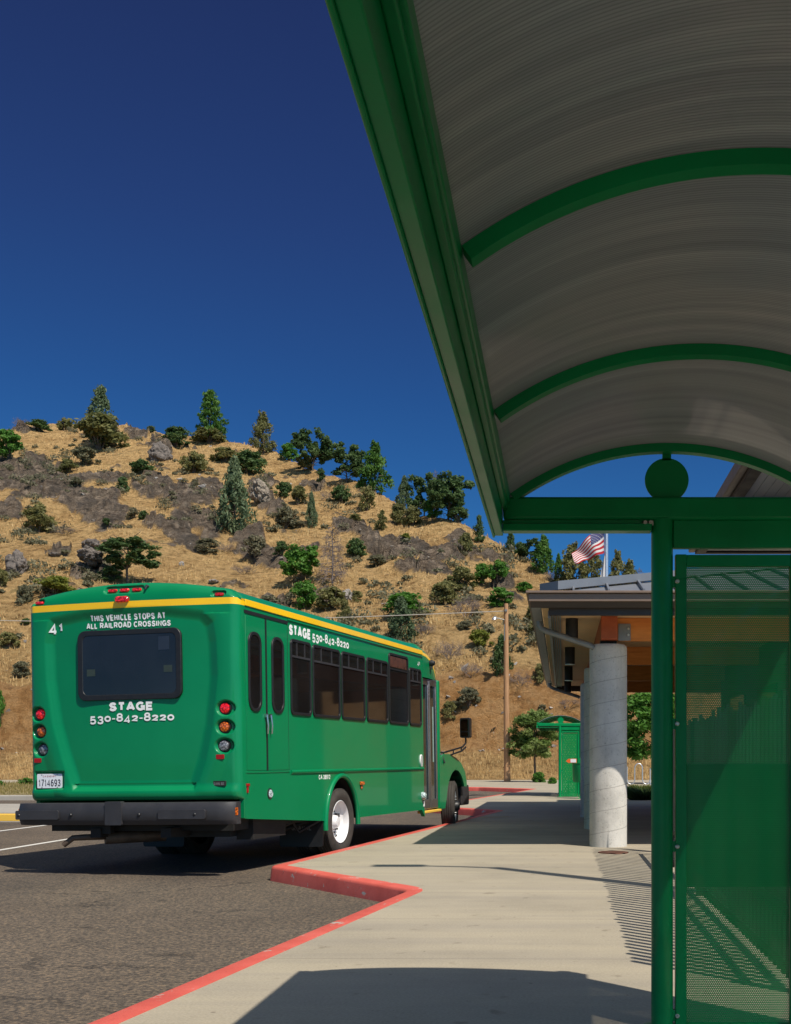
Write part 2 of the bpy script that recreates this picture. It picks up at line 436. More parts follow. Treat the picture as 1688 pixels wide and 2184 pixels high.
def polycarb():
    m, nt, p, out = newmat('bronze_multiwall_polycarbonate')
    tc = nt.nodes.new('ShaderNodeTexCoord'); sp = nt.nodes.new('ShaderNodeSeparateXYZ'); nt.links.new(tc.outputs['Object'], sp.inputs[0])
    y = sp.outputs[1]
    rib = math_node(nt, 'ABSOLUTE', math_node(nt, 'SUBTRACT', math_node(nt, 'FRACT', math_node(nt, 'DIVIDE', y, .0105)), .5))
    # streaks that follow the flutes (vary with y, hardly round the arch)
    mp = nt.nodes.new('ShaderNodeMapping'); mp.inputs['Scale'].default_value = (.35, 14, .35); nt.links.new(tc.outputs['Object'], mp.inputs[0])
    n = nt.nodes.new('ShaderNodeTexNoise'); n.inputs['Scale'].default_value = 1; n.inputs['Detail'].default_value = 9; n.inputs['Roughness'].default_value = .7
    nt.links.new(mp.outputs[0], n.inputs['Vector'])
    r = ramp_node(nt, n.outputs[0], [(.28, (.13, .138, .165)), (.42, (.26, .272, .315)), (.56, (.36, .368, .41)), (.76, (.62, .62, .65))])
    rr = ramp_node(nt, rib, [(.08, (.62,)*3), (.3, (1.12,)*3)])
    c = mixc(nt, 1, r.outputs[0], rr.outputs[0], 'MULTIPLY')
    dn = noise_node(nt, 1.8, 3, .4); dr = ramp_node(nt, dn.outputs[0], [(.35, (.8, .86, .9)), (.65, (1.15, 1.04, .96))])
    c = mixc(nt, 1, c, dr.outputs[0], 'MULTIPLY')
    sk = noise_node(nt, 11, 2, .3); skr = ramp_node(nt, sk.outputs[0], [(.80, (0,)*3), (.83, (1,)*3)])
    c = mixc(nt, skr.outputs[0], c, (.22, .19, .15))
    nt.links.new(c, p.inputs['Base Color'])
    p.inputs['Roughness'].default_value = .30; p.inputs['Specular IOR Level'].default_value = .55
    p.inputs['Coat Weight'].default_value = .5; p.inputs['Coat Roughness'].default_value = .07
    h = math_node(nt, 'ADD', math_node(nt, 'MULTIPLY', rib, .6), n.outputs[0]); bump(nt, p, h, .3, .003)
    tl = nt.nodes.new('ShaderNodeBsdfTranslucent'); tl.inputs['Color'].default_value = (.42, .39, .37, 1)
    mx = nt.nodes.new('ShaderNodeMixShader'); mx.inputs[0].default_value = .27
    nt.links.new(p.outputs[0], mx.inputs[1]); nt.links.new(tl.outputs[0], mx.inputs[2]); nt.links.new(mx.outputs[0], out.inputs[0])
    return m
M['polycarb'] = polycarb()

def wood(name, a, b, scale=(1, 1, 1), axis=(14, 1.2, 14)):
    m, nt, p, out = newmat(name)
    n = noise_node(nt, 2.0, 7, .6, 'Object', axis, .4)
    r = ramp_node(nt, n.outputs[0], [(.3, a), (.55, tuple((x+y)/2 for x, y in zip(a, b))), (.75, b)])
    nt.links.new(r.outputs[0], p.inputs['Base Color']); p.inputs['Roughness'].default_value = .7
    bump(nt, p, n.outputs[0], .3, .005); return m
M['glulam'] = wood('glulam_timber', (.50, .16, .028), (.70, .27, .055), axis=(1.5, 8, 10))
M['glulam_end'] = wood('stained_beam_end', (.30, .060, .018), (.42, .10, .03), axis=(4, 8, 4))
M['pole_wood'] = wood('utility_pole_wood', (.26, .125, .05), (.52, .30, .15), axis=(12, 12, .7))

def foliage(name, lo, mid, hi, trans=.42):
    m, nt, p, out = newmat(name)
    n = noise_node(nt, 3.5, 3, .6)
    oi = nt.nodes.new('ShaderNodeObjectInfo')
    r = ramp_node(nt, n.outputs[0], [(.30, lo), (.5, mid), (.72, hi)])
    rv = ramp_node(nt, oi.outputs['Random'], [(0, (.85, .88, .85)), (1, (1.15, 1.10, 1.1))])
    c = mixc(nt, 1, r.outputs[0], rv.outputs[0], 'MULTIPLY')
    nt.links.new(c, p.inputs['Base Color']); p.inputs['Roughness'].default_value = .6; p.inputs['Specular IOR Level'].default_value = .3
    tl = nt.nodes.new('ShaderNodeBsdfTranslucent'); nt.links.new(c, tl.inputs['Color'])
    mx = nt.nodes.new('ShaderNodeMixShader'); mx.inputs[0].default_value = trans
    nt.links.new(p.outputs[0], mx.inputs[1]); nt.links.new(tl.outputs[0], mx.inputs[2]); nt.links.new(mx.outputs[0], out.inputs[0])
    return m
F = {
 'dark': foliage('foliage_dark', (0.044, 0.079, 0.026), (0.079, 0.138, 0.044), (0.141, 0.205, 0.070)),
 'olive': foliage('foliage_olive', (0.122, 0.128, 0.044), (0.192, 0.192, 0.069), (0.307, 0.282, 0.115)),
 'grey': foliage('foliage_grey_green', (0.122, 0.120, 0.067), (0.192, 0.183, 0.109), (0.282, 0.256, 0.166)),
 'bright': foliage('foliage_bright', (0.041, 0.122, 0.015), (0.083, 0.211, 0.028), (0.154, 0.320, 0.058)),
 'juniper': foliage('foliage_juniper', (0.070, 0.113, 0.056), (0.125, 0.179, 0.090), (0.205, 0.256, 0.134)),
 'yellow': foliage('foliage_yellow_green', (0.115, 0.147, 0.020), (0.192, 0.218, 0.036), (0.269, 0.282, 0.064)),
 'pine': foliage('foliage_pine', (0.041, 0.109, 0.018), (0.083, 0.186, 0.031), (0.154, 0.282, 0.054)),
 'street': foliage('foliage_street_tree', (0.064, 0.122, 0.023), (0.141, 0.211, 0.049), (0.358, 0.410, 0.154)),
 'bare': M['deadwood'],
}
# ------------------------------------------------------------------ terrain
# ridge line of the hill: (bearing X/Y, tangent of the skyline above the eye)
RIDGE = [(-1.6, .20), (-.9, .27), (-.62, .30), (-.5, .294), (-.475, .302), (-.433, .302), (-.39, .296), (-.375, .292), (-.333, .286), (-.275, .280),
         (-.242, .268), (-.208, .256), (-.175, .244), (-.154, .236), (-.125, .222), (-.1, .213), (-.075, .207), (-.055, .201), (-.042, .195),
         (-.02, .178), (.0, .166), (.04, .158), (.08, .156), (.2, .15), (.6, .12), (1.6, .10)]
ROCKS = [(60,1025,100,42,8),(195,1072,75,34,14),(215,1022,55,14,4),(370,1050,90,24,8),(415,1100,55,22,20),(345,955,28,22,0),(375,1130,60,14,15),
  (205,1232,55,16,-5),(60,925,40,9,0),(294,925,26,12,0),(554,1035,26,26,0),(580,1075,32,14,10),(555,1150,62,24,20),(650,1158,32,14,0),(750,1108,50,12,15),
  (865,1165,108,27,16),(905,1215,60,12,8),(1000,1158,60,15,22),(665,1024,30,10,15),(120,1185,30,9,0),(20,1100,30,10,0),(590,1268,40,12,0),(690,1260,30,10,10),
  (1075,1250,30,8,10),(1090,1290,30,8,0),(450,1030,30,12,10)]
def skyline(u): return interp(RIDGE, u)
def sil(x, y):   # smooth front slope of the hill
    yy = y
    z = .05
    z += 1.5*sm(61, 66.5, yy)
    z += 4.2*sm(66, 70.5+1.2*noise.noise(Vector((x*.12, 3, 0))), yy)
    if yy > 68: z += .44*(yy-68)-0.9*sm(68, 72, yy)
    return z
def img(x, y, z): return 1200+2400*x/y, 1620-2400*(z-EYE)/y
def ell(ix, iy, e):
    cx, cy, rx, ry, a = e; a = radians(a); dx, dy = ix-cx, iy-cy
    X = (dx*cos(a)+dy*sin(a))/rx; Y = (-dx*sin(a)+dy*cos(a))/ry
    return sqrt(X*X+Y*Y)
def terrain(x, y):
    """height, rock amount, bare earth amount"""
    u = x/y; sk = skyline(u)
    front = sil(x, y)
    yr = min(260, max(66, 25.9/max(.05, .44-sk)))
    zr = EYE+sk*yr
    z = front
    if y > yr-14:
        back = zr-.16*(y-yr)
        t = sm(yr-14, yr+6, y)
        z = front*(1-t)+min(front, back)*t if front > back else front
    ix, iy = img(x, y, z)
    rk = 0
    for e in ROCKS:
        d = ell(ix, iy, e)
        if d < 1.6: rk = max(rk, 1-sm(.55, 1.45, d))
    amt = sm(64, 76, y)
    nz = noise.fractal(Vector((x*.05, y*.05, 1.3)), 1, 2, 4)*1.5+noise.fractal(Vector((x*.22, y*.22, 5)), 1, 2.1, 4)*.42
    z += nz*amt
    n2 = noise.fractal(Vector((x*.16+9, y*.30, z*.3)), 1, 2.2, 5)
    rock = sm(.34, .72, rk+n2*.62) if rk > 0.02 else sm(.80, .95, n2+.25)*.8
    if rock > 0:
        # tilted, ledgy slate
        q = z*.9+x*.22
        led = noise.fractal(Vector((x*.3, y*.3, q*1.7)), .9, 2.2, 6)
        step = (q*1.1-math.floor(q*1.1))
        vd, vp = noise.voronoi(Vector((x*.42+led*.5, y*.5+led*.3, z*.2)))
        c0 = vp[0]; hsh = noise.cell(c0*13.7); tx = noise.cell(c0*7.1+Vector((3, 1, 2))); ty = noise.cell(c0*5.3+Vector((9, 4, 7)))
        z += rock*(.15+.80*led+.30*step+.42*hsh+((x*.42-c0.x)*tx+(y*.5-c0.y)*ty)*.7)
    bank = sm(64.5, 67, y)*(1-sm(70.5, 73, y))
    z += bank*(noise.fractal(Vector((x*.55, y*.7, z*1.6)), .75, 2.2, 7)*.62)
    earth = bank
    trail = 0
    return z, rock*amt, earth

def build_terrain():
    us = []
    u = -1.6
    while u < 1.6:
        us.append(u); u += .0016 if -.53 < u < .24 else .03
    ys = []; y = 60.0
    while y < 330:
        ys.append(y); y += .22 if y < 72 else (.42 if y < 125 else (.7 if y < 200 else 8))
    vs = []; rk = []; er = []
    for y in ys:
        for u in us:
            z, r, e = terrain(u*y, y)
            if y == ys[0]: z = -.3
            vs.append((u*y, y, z)); rk.append(r); er.append(e)
    nu = len(us)
    fs = [(j*nu+i, j*nu+i+1, (j+1)*nu+i+1, (j+1)*nu+i) for j in range(len(ys)-1) for i in range(nu-1)]
    me = bpy.data.meshes.new('hillside'); me.from_pydata(vs, [], fs)
    a = me.attributes.new('rock', 'FLOAT', 'POINT'); a.data.foreach_set('value', rk)
    a = me.attributes.new('earth', 'FLOAT', 'POINT'); a.data.foreach_set('value', er)
    me.shade_smooth()
    m, nt, p, out = newmat('dry_hillside')
    n = noise_node(nt, .13, 10, .78); r = ramp_node(nt, n.outputs[0], [(.3, (.36, .215, .085)), (.43, (.55, .345, .145)), (.52, (.68, .45, .20)), (.62, (.58, .365, .155)), (.7, (.38, .23, .10))])
    g = noise_node(nt, 1.6, 8, .8, 'Object', (1, 1, .5)); gr = ramp_node(nt, g.outputs[0], [(.36, (.34, .30, .26)), (.47, (.88, .85, .8)), (.55, (1.1,)*3), (.7, (1.5, 1.45, 1.35))])
    c = mixc(nt, 1, r.outputs[0], gr.outputs[0], 'MULTIPLY')
    gn = noise_node(nt, .45, 5, .6); gnr = ramp_node(nt, gn.outputs[0], [(.60, (0,)*3), (.72, (.5,)*3)])
    c = mixc(nt, gnr.outputs[0], c, (.17, .16, .065))
    at = nt.nodes.new('ShaderNodeAttribute'); at.attribute_name = 'earth'
    en = noise_node(nt, .9, 8, .7); enr = ramp_node(nt, en.outputs[0], [(.3, (.22, .100, .036)), (.43, (.46, .235, .085)), (.55, (.60, .345, .150)), (.66, (.42, .21, .08)), (.78, (.62, .42, .24))])
    ef = math_node(nt, 'MULTIPLY', at.outputs['Fac'], .9)
    c = mixc(nt, ef, c, enr.outputs[0])
    ar = nt.nodes.new('ShaderNodeAttribute'); ar.attribute_name = 'rock'
    rn = noise_node(nt, .9, 12, .85, 'Object', (.6, .6, 1.8), 1.0); rr = ramp_node(nt, rn.outputs[0], [(.34, (.09, .066, .048)), (.44, (.23, .172, .125)), (.52, (.37, .29, .215)), (.59, (.26, .20, .15)), (.68, (.58, .47, .35))])
    fs_ = noise_node(nt, 3.5, 4, .7); fsr = ramp_node(nt, fs_.outputs[0], [(.68, (0,)*3), (.74, (1,)*3)])
    rc = mixc(nt, fsr.outputs[0], rr.outputs[0], (.38, .34, .29))
    rfn = noise_node(nt, .9, 10, .85); rf = math_node(nt, 'ADD', ar.outputs['Fac'], math_node(nt, 'MULTIPLY', math_node(nt, 'SUBTRACT', rfn.outputs[0], .5), 2.4))
    rfr = ramp_node(nt, rf, [(.30, (0,)*3), (.74, (1,)*3)])
    c = mixc(nt, rfr.outputs[0], c, rc)
    # scattered pale stones
    st = noise_node(nt, 1.9, 2, .5); str_ = ramp_node(nt, st.outputs[0], [(.735, (0,)*3), (.76, (1,)*3)])
    c = mixc(nt, str_.outputs[0], c, (.34, .30, .26))
    nt.links.new(c, p.inputs['Base Color']); p.inputs['Roughness'].default_value = .95; p.inputs['Specular IOR Level'].default_value = .15
    hb = math_node(nt, 'ADD', g.outputs[0], math_node(nt, 'MULTIPLY', rn.outputs[0], 1.3))
    vc = nt.nodes.new('ShaderNodeTexVoronoi'); vc.feature = 'DISTANCE_TO_EDGE'; vc.inputs['Scale'].default_value = .8
    mpc = nt.nodes.new('ShaderNodeMapping'); mpc.inputs['Rotation'].default_value = (0, .45, .3); mpc.inputs['Scale'].default_value = (.5, .6, 1.3)
    tcc = nt.nodes.new('ShaderNodeTexCoord'); wn_ = noise_node(nt, .5, 8, .8)
    _s = nt.nodes.new('ShaderNodeVectorMath'); _s.operation = 'SCALE'; _s.inputs['Scale'].default_value = 3.5; nt.links.new(wn_.outputs['Color'], _s.inputs[0])
    nt.links.new(mixc(nt, 1.0, tcc.outputs['Object'], _s.outputs[0], 'ADD'), mpc.inputs[0]); nt.links.new(mpc.outputs[0], vc.inputs['Vector'])
    ck = ramp_node(nt, vc.outputs['Distance'], [(.0, (.50,)*3), (.04, (.9,)*3), (.14, (1.05,)*3), (.4, (1.25,)*3)])
    rcc = mixc(nt, rfr.outputs[0], (1, 1, 1), ck.outputs[0]); nt.links.new(mixc(nt, 1, c, rcc, 'MULTIPLY'), p.inputs['Base Color'])
    hb = math_node(nt, 'ADD', hb, math_node(nt, 'MULTIPLY', math_node(nt, 'MINIMUM', vc.outputs['Distance'], .3), math_node(nt, 'MULTIPLY', rfr.outputs[0], 4.0)))
    bump(nt, p, hb, 1.0, .7)
    me.materials.append(m)
    o = bpy.data.objects.new('hillside', me); COL.objects.link(o); tag(o, kind='structure')
    return o
build_terrain()

def hit(ix, iy):
    """point of the hillside seen at bearing/elevation of (ix, iy)"""
    u = (ix-1200)/2400; v = (1620-iy)/2400
    if iy > 1656:
        y = 2400*EYE/(iy-1620); return Vector((u*y, y, 0)), y
    y = 61.0; best = (9, None)
    while y < 215:
        z, r, e = terrain(u*y, y)
        d = (z-EYE)/y-v
        if d >= 0: return Vector((u*y, y, z)), y
        if abs(d) < best[0]: best = (abs(d), Vector((u*y, y, z)))
        y += .35
    return best[1], best[1].y

# ------------------------------------------------------------------ flat ground
R0 = -.15
g = MB(); g.add([(-900, -400, R0), (900, -400, R0), (900, 1400, R0), (-900, 1400, R0)], [(0, 1, 2, 3)])
tag(g.build('asphalt_road', M['asphalt'], smooth=0), kind='structure')

def arc_corner(p0, p1, p2, r, n=7):
    a = (Vector(p0)-Vector(p1)).normalized(); b = (Vector(p2)-Vector(p1)).normalized()
    ang = a.angle(b); d = r/tan(ang/2); s = Vector(p1)+a*d; e = Vector(p1)+b*d
    mid = (a+b).normalized(); c = Vector(p1)+mid*(r/sin(ang/2))
    a0 = atan2(s.y-c.y, s.x-c.x); a1 = atan2(e.y-c.y, e.x-c.x)
    da = (a1-a0+pi) % (2*pi)-pi
    return [(c.x+r*cos(a0+da*i/n), c.y+r*sin(a0+da*i/n)) for i in range(n+1)]
raw = [((-4.7, -14), 0), ((-1.30, 9.52), .42), ((-3.02, 11.62), .16), ((-1.40, 24.2), .42), ((-3.2, 26.5), .2), ((-1.10, 42.0), .4), ((-3.3, 44.5), .3), ((-5.5, 45.6), .5), ((-9.0, 52.9), .5), ((-70, 52.9), 0)]
poly = []
for i, (p, r) in enumerate(raw):
    if r == 0 or i in (0, len(raw)-1): poly.append(p)
    else: poly += arc_corner(raw[i-1][0], p, raw[i+1][0], r)
def offset(pl, d):
    out = []
    for i, p in enumerate(pl):
        a = Vector(pl[max(i-1, 0)]); b = Vector(pl[i]); c = Vector(pl[min(i+1, len(pl)-1)])
        t1 = (b-a).normalized() if (b-a).length > 1e-6 else (c-b).normalized(); t2 = (c-b).normalized() if (c-b).length > 1e-6 else t1
        n1 = Vector((t1.y, -t1.x)); n2 = Vector((t2.y, -t2.x)); m = (n1+n2).normalized()
        k = d/max(.45, m.dot(n1)); out.append((b.x+m.x*k, b.y+m.y*k))
    return out
KW = .15
prof = [(-.02, R0-.05), (0.0, -.03), (.008, -.010), (.028, .001), (KW, .003), (KW+.004, -.02)]
def kerb(name, pl, mt, mt_i=None):
    k = MB(); rows = [offset(pl, d) for d, z in prof]; n = len(pl); vs = []
    for (d, z), rw in zip(prof, rows): vs += [(x, y, z) for x, y in rw]
    fs = [(a*n+i, a*n+i+1, (a+1)*n+i+1, (a+1)*n+i) for a in range(len(prof)-1) for i in range(n-1)]
    k.add(vs, fs); return tag(k.build(name, mt, smooth=40), kind='structure')
cut = next(i for i, p in enumerate(poly) if p[1] > 44.6 and p[0] < -3.2)
kerb('kerb', poly[:cut+1], M['red_kerb'])
kerb('kerb_far', poly[cut:], M['kerb_grey'])
inner = offset(poly, KW-.002)
sw = MB(); sw.prism(inner+[(-70, 60.6), (60, 60.6), (60, -14)], -.35, 0.0, plane='xy')
tag(sw.build('sidewalk', M['concrete'], smooth=0), kind='structure')

# traffic island and grass verge on the left, beyond the parking lot
il = [(-60, 23.0), (-9.6, 23.4), (-9.0, 25.5), (-9.6, 28.2), (-60, 28.2)]
i1 = MB(); i1.prism(il, -.35, -.012, 'xy'); tag(i1.build('traffic_island_pavement', M['kerb_grey'], smooth=0), kind='structure')
yk = MB(); yk.box(-60, -9.7, 22.86, 22.99, -.34, -.006); tag(yk.build('kerb_yellow', M['yellow_kerb'], smooth=0, bevel=.02), kind='structure')
gk = MB(); gk.box(-60, -9.4, 34.4, 34.62, -.34, .004); tag(gk.build('kerb_verge', M['kerb_grey'], smooth=0, bevel=.03), kind='structure')
def grass_ground():
    m, nt, p, out = newmat('verge_grass_ground')
    n = noise_node(nt, .8, 8, .75); r = ramp_node(nt, n.outputs[0], [(.3, (.10, .09, .03)), (.5, (.22, .17, .07)), (.65, (.33, .26, .11)), (.8, (.12, .12, .035))])
    f = noise_node(nt, 9, 5, .8); fr = ramp_node(nt, f.outputs[0], [(.3, (.6,)*3), (.6, (1.2,)*3)])
    nt.links.new(mixc(nt, 1, r.outputs[0], fr.outputs[0], 'MULTIPLY'), p.inputs['Base Color']); p.inputs['Roughness'].default_value = .95
    bump(nt, p, f.outputs[0], .8, .05); return m
gg = MB(); gg.prism([(-60, 34.62), (-9.5, 34.62), (-9.2, 52.5), (-60, 52.5)], -.35, .02, 'xy')
tag(gg.build('grass_verge', grass_ground(), smooth=0), kind='structure')

# road markings
def strip(p, q, w, z=R0+.004):
    p, q = Vector(p), Vector(q); t = (q-p).normalized(); n = Vector((-t.y, t.x))*w/2
    return [(*(p+n), z), (*(q+n), z), (*(q-n), z), (*(p-n), z)]
mk = MB()
for a, b, w in (((-7.74, 13.0), (-7.74, 19.6), .10), ((-9.80, 14.5), (-9.80, 22.3), .10), ((-11.9, 14), (-11.9, 22.4), .10), ((-14, 14), (-14, 22.4), .1), ((-16.2, 22.75), (-10.3, 22.45), .10)):
    mk.add(strip(a, b, w), [(0, 1, 2, 3)])
tag(mk.build('road_marking', M['road_white'], smooth=0), kind='structure')
ar = MB(); z = R0+.004
ar.add([(-9.28, 20.6, z), (-8.45, 20.05, z), (-8.35, 20.35, z), (-8.1, 21.0, z), (-8.6, 20.75, z), (-9.1, 20.85, z)], [(0, 1, 2, 3, 4, 5)])
tag(ar.build('road_marking_arrow', M['road_white'], smooth=0), kind='structure')
ym = MB(); ym.add(strip((-1.55, 21.3), (-1.0, 21.5), .07, .004), [(0, 1, 2, 3)]); ym.add(strip((-1.0, 28.3), (-.55, 28.4), .08, .004), [(0, 1, 2, 3)])
tag(ym.build('pavement_marking', M['yellow_kerb'], smooth=0), kind='structure')

# ------------------------------------------------------------------ vegetation
RND = random.Random(11)
def rdir(r):
    while True:
        v = Vector((r.uniform(-1, 1), r.uniform(-1, 1), r.uniform(-1, 1)))
        if .05 < v.length < 1: return v.normalized()
def leaf(mb, c, s, r, out=None, asp=.6):
    n = rdir(r)
    if out is not None: n = (n+out*.7+Vector((0, 0, .35))).normalized()
    a = n.orthogonal().normalized(); a.rotate(Matrix.Rotation(r.uniform(0, 2*pi), 3, n)); b = n.cross(a)
    s *= r.uniform(.8, 1.9)
    p = [c-a*s, c-b*s*asp*.9+n*s*.12, c+a*s*1.05, c+b*s*asp]
    mb.v += [tuple(q) for q in p]; k = len(mb.v)-4; mb.f.append((k, k+1, k+2, k+3)); mb.m.append(0)
def clump(mb, c, R, n, s, r, flat=1.0, asp=.6):
    for _ in range(n):
        d = rdir(r); q = R*(r.random()**.45)
        v = Vector((d.x*q, d.y*q, d.z*q*flat)); leaf(mb, c+v, s, r, d, asp)
def crown(kind, seed):
    """unit crown: x,y in +-.5, z 0..1"""
    r = random.Random(seed); mb = MB()
    if kind == 'shrub':
        for i in range(40):
            a = r.uniform(0, 2*pi); h = r.random()**.8; w = sqrt(max(.04, 1-h**2.2))*.42
            q = w*sqrt(r.random())
            clump(mb, Vector((q*cos(a), q*sin(a), .10+h*.72)), r.uniform(.09, .17), 60, .034, r, .8)
    elif kind == 'juniper':
        for i in range(54):
            h = (i+.5)/54; w = .40*(1-h)**.75*(.55+.45*min(1, h*7)); a = i*2.4+r.uniform(-.5, .5); q = w*r.uniform(.45, 1.05)
            clump(mb, Vector((q*cos(a), q*sin(a), .04+h*.90)), r.uniform(.07, .125)*(1.2-h*.55), 70, .024, r, 1.15, .5)
        clump(mb, Vector((0, 0, .95)), .03, 30, .018, r, 1.8, .4)
    elif kind == 'irregular':      # loose open conifer with an uneven top
        for i in range(44):
            h = r.random(); w = .42*(1-h**1.6)*(.5+.5*min(1, h*5)); a = r.uniform(0, 2*pi); q = w*r.uniform(.3, 1.1)
            clump(mb, Vector((q*cos(a), q*sin(a), .06+h*.86)), r.uniform(.08, .15), 66, .025, r, .9, .5)
        for k in range(3): clump(mb, Vector((r.uniform(-.12, .12), r.uniform(-.1, .1), r.uniform(.86, .96))), .045, 40, .02, r, 1.6)
    elif kind == 'pine':
        for i in range(46):
            h = .05+.93*(i+.5)/46; w = .44*(1-h**2.3)*(.8+.2*sin(i*1.7)); a = i*2.4+r.uniform(-.4, .4); q = w*r.uniform(.6, 1.0)
            clump(mb, Vector((q*cos(a), q*sin(a), h)), r.uniform(.09, .14), 70, .028, r, .6, .4)
    elif kind == 'oak':
        for i in range(28):
            a = r.uniform(0, 2*pi); h = r.uniform(.12, .92); w = .46*sqrt(max(.05, 1-((h-.5)/.55)**2)); q = w*r.uniform(.45, 1)
            R = r.uniform(.09, .15)
            for k in range(4):
                o = rdir(r)*R*.8; clump(mb, Vector((q*cos(a), q*sin(a), h))+o, R*.75, 46, .026, r, .8, .7)
    elif kind == 'street':
        for i in range(85):
            a = r.uniform(0, 2*pi); h = r.uniform(.02, .95); w = .47*sqrt(max(.06, 1-((h-.32)/.7)**2)); q = w*r.uniform(.35, 1)
            R = r.uniform(.09, .15); clump(mb, Vector((q*cos(a), q*sin(a), h)), R, 120, .026, r, .7, .42)
    elif kind == 'bare':
        def br(p, d, L, rad, lv):
            q = p+d*L; mb.tube([p, (p+q)/2+rdir(r)*L*.06, q], [rad, rad*.8, rad*.55], 3, caps=False)
            if lv == 0: return
            for k in range(r.choice((3, 4, 4))):
                dd = (d*.7+rdir(r)*.85+Vector((0, 0, .12))).normalized(); br(p+(q-p)*r.uniform(.45, 1), dd, L*r.uniform(.55, .8), rad*.55, lv-1)
        for k in range(7):
            a = k*.9+r.uniform(-.3, .3); br(Vector((.03*cos(a), .03*sin(a), 0)), Vector((cos(a)*.75, sin(a)*.75, r.uniform(.7, 1.3))).normalized(), .34, .012, 4)
    elif kind == 'deadtree':
        mb.tube([(0, 0, 0), (.02, 0, .4), (-.01, .01, .75), (0, 0, 1)], [.022, .016, .009, .003], 5)
        def br2(p, d, L, rad, lv):
            q = p+d*L; mb.tube([p, (p+q)/2+rdir(r)*L*.07, q], [rad, rad*.75, rad*.45], 3, caps=False)
            if lv == 0: return
            for k in range(4):
                dd = (d*.8+rdir(r)*.8+Vector((0, 0, -.15))).normalized(); br2(p+(q-p)*r.uniform(.3, 1), dd, L*.55, rad*.55, lv-1)
        for i in range(46):
            h = .06+.9*i/46; a = i*2.4; w = .42*(1-h)**.7+.05; br2(Vector((0, 0, h)), Vector((cos(a), sin(a), r.uniform(-.25, .45))).normalized(), w*.62, .007, 3)
    elif kind == 'grass':
        for i in range(900):
            a = r.uniform(0, 2*pi); q = .12*sqrt(r.random()); b = Vector((q*cos(a), q*sin(a), 0)); L = r.uniform(.5, 1)
            d = Vector((cos(a)*.42*r.random()*1.2, sin(a)*.42*r.random()*1.2, L)); n = Vector((-sin(a), cos(a), 0))*.007
            m_ = b+d*.55; t = b+d+Vector((d.x*.5, d.y*.5, -.12*L)); mb.add([b-n, b+n, m_+n, t, m_-n], [(0, 1, 2, 3, 4)])
    return mb
def trunk(kind, seed):
    r = random.Random(seed+50); mb = MB()
    if kind in ('juniper', 'irregular', 'pine'):
        mb.tube([(0, 0, -.04), (.01, 0, .3), (0, .01, .65), (0, 0, .92)], [.028, .022, .014, .004], 6)
        for i in range(16):
            h = .08+.8*i/16; a = i*2.4; w = .33*(1-h)**.8; mb.tube([(0, 0, h), (w*.5*cos(a), w*.5*sin(a), h+.02), (w*cos(a), w*sin(a), h+.05)], [.008, .006, .002], 4, caps=False)
    elif kind == 'oak':
        mb.tube([(0, 0, -.30), (.012, 0, 0), (-.015, .01, .3), (.03, 0, .62)], [.030, .025, .018, .008], 7)
        for i in range(11):
            h = -.04+.6*i/11; a = i*2.1+r.uniform(-.4, .4); w = r.uniform(.25, .42); mb.tube([(0, 0, h), (w*.5*cos(a), w*.5*sin(a), h+.14), (w*cos(a), w*sin(a), h+.24)], [.014, .009, .003], 4, caps=False)
    elif kind == 'street':
        mb.tube([(0, 0, -.56), (.006, 0, -.3), (0, 0, 0), (.01, 0, .45), (0, 0, .8)], [.030, .025, .022, .012, .004], 8)
        for i in range(10):
            h = .0+.6*i/10; a = i*2.4; w = .36*(1-h*.6); mb.tube([(0, 0, h), (w*.5*cos(a), w*.5*sin(a), h+.1), (w*cos(a), w*sin(a), h+.18)], [.010, .007, .002], 4, caps=False)
    elif kind == 'shrub':
        for i in range(9):
            a = i*.7+r.uniform(-.2, .2); w = r.uniform(.12, .36); h = r.uniform(.45, .8)
            mb.tube([(.02*cos(a), .02*sin(a), -.06), (w*.5*cos(a), w*.5*sin(a), h*.5), (w*cos(a), w*sin(a), h)], [.016, .010, .003], 4, caps=False)
    return mb
CACHE = {}
def get_mesh(part, kind, seed, mt):
    key = (part, kind, seed, mt.name)
    if key not in CACHE:
        base = (part, kind, seed)
        if base not in CACHE:
            mb = crown(kind, seed) if part == 'crown' else trunk(kind, seed)
            me = bpy.data.meshes.new(part); me.from_pydata(mb.v, [], mb.f); CACHE[base] = me
        me = CACHE[base].copy(); me.materials.clear(); me.materials.append(mt); CACHE[key] = me
    return CACHE[key]
NAMES = {'shrub': ('shrub', 'shrub'), 'juniper': ('juniper_tree', 'tree'), 'irregular': ('conifer_tree', 'tree'), 'pine': ('pine_tree', 'tree'), 'oak': ('oak_tree', 'tree'),
         'street': ('street_tree', 'tree'), 'bare': ('bare_shrub', 'shrub'), 'deadtree': ('dead_tree', 'tree'), 'grass': ('grass_clump', 'plant')}
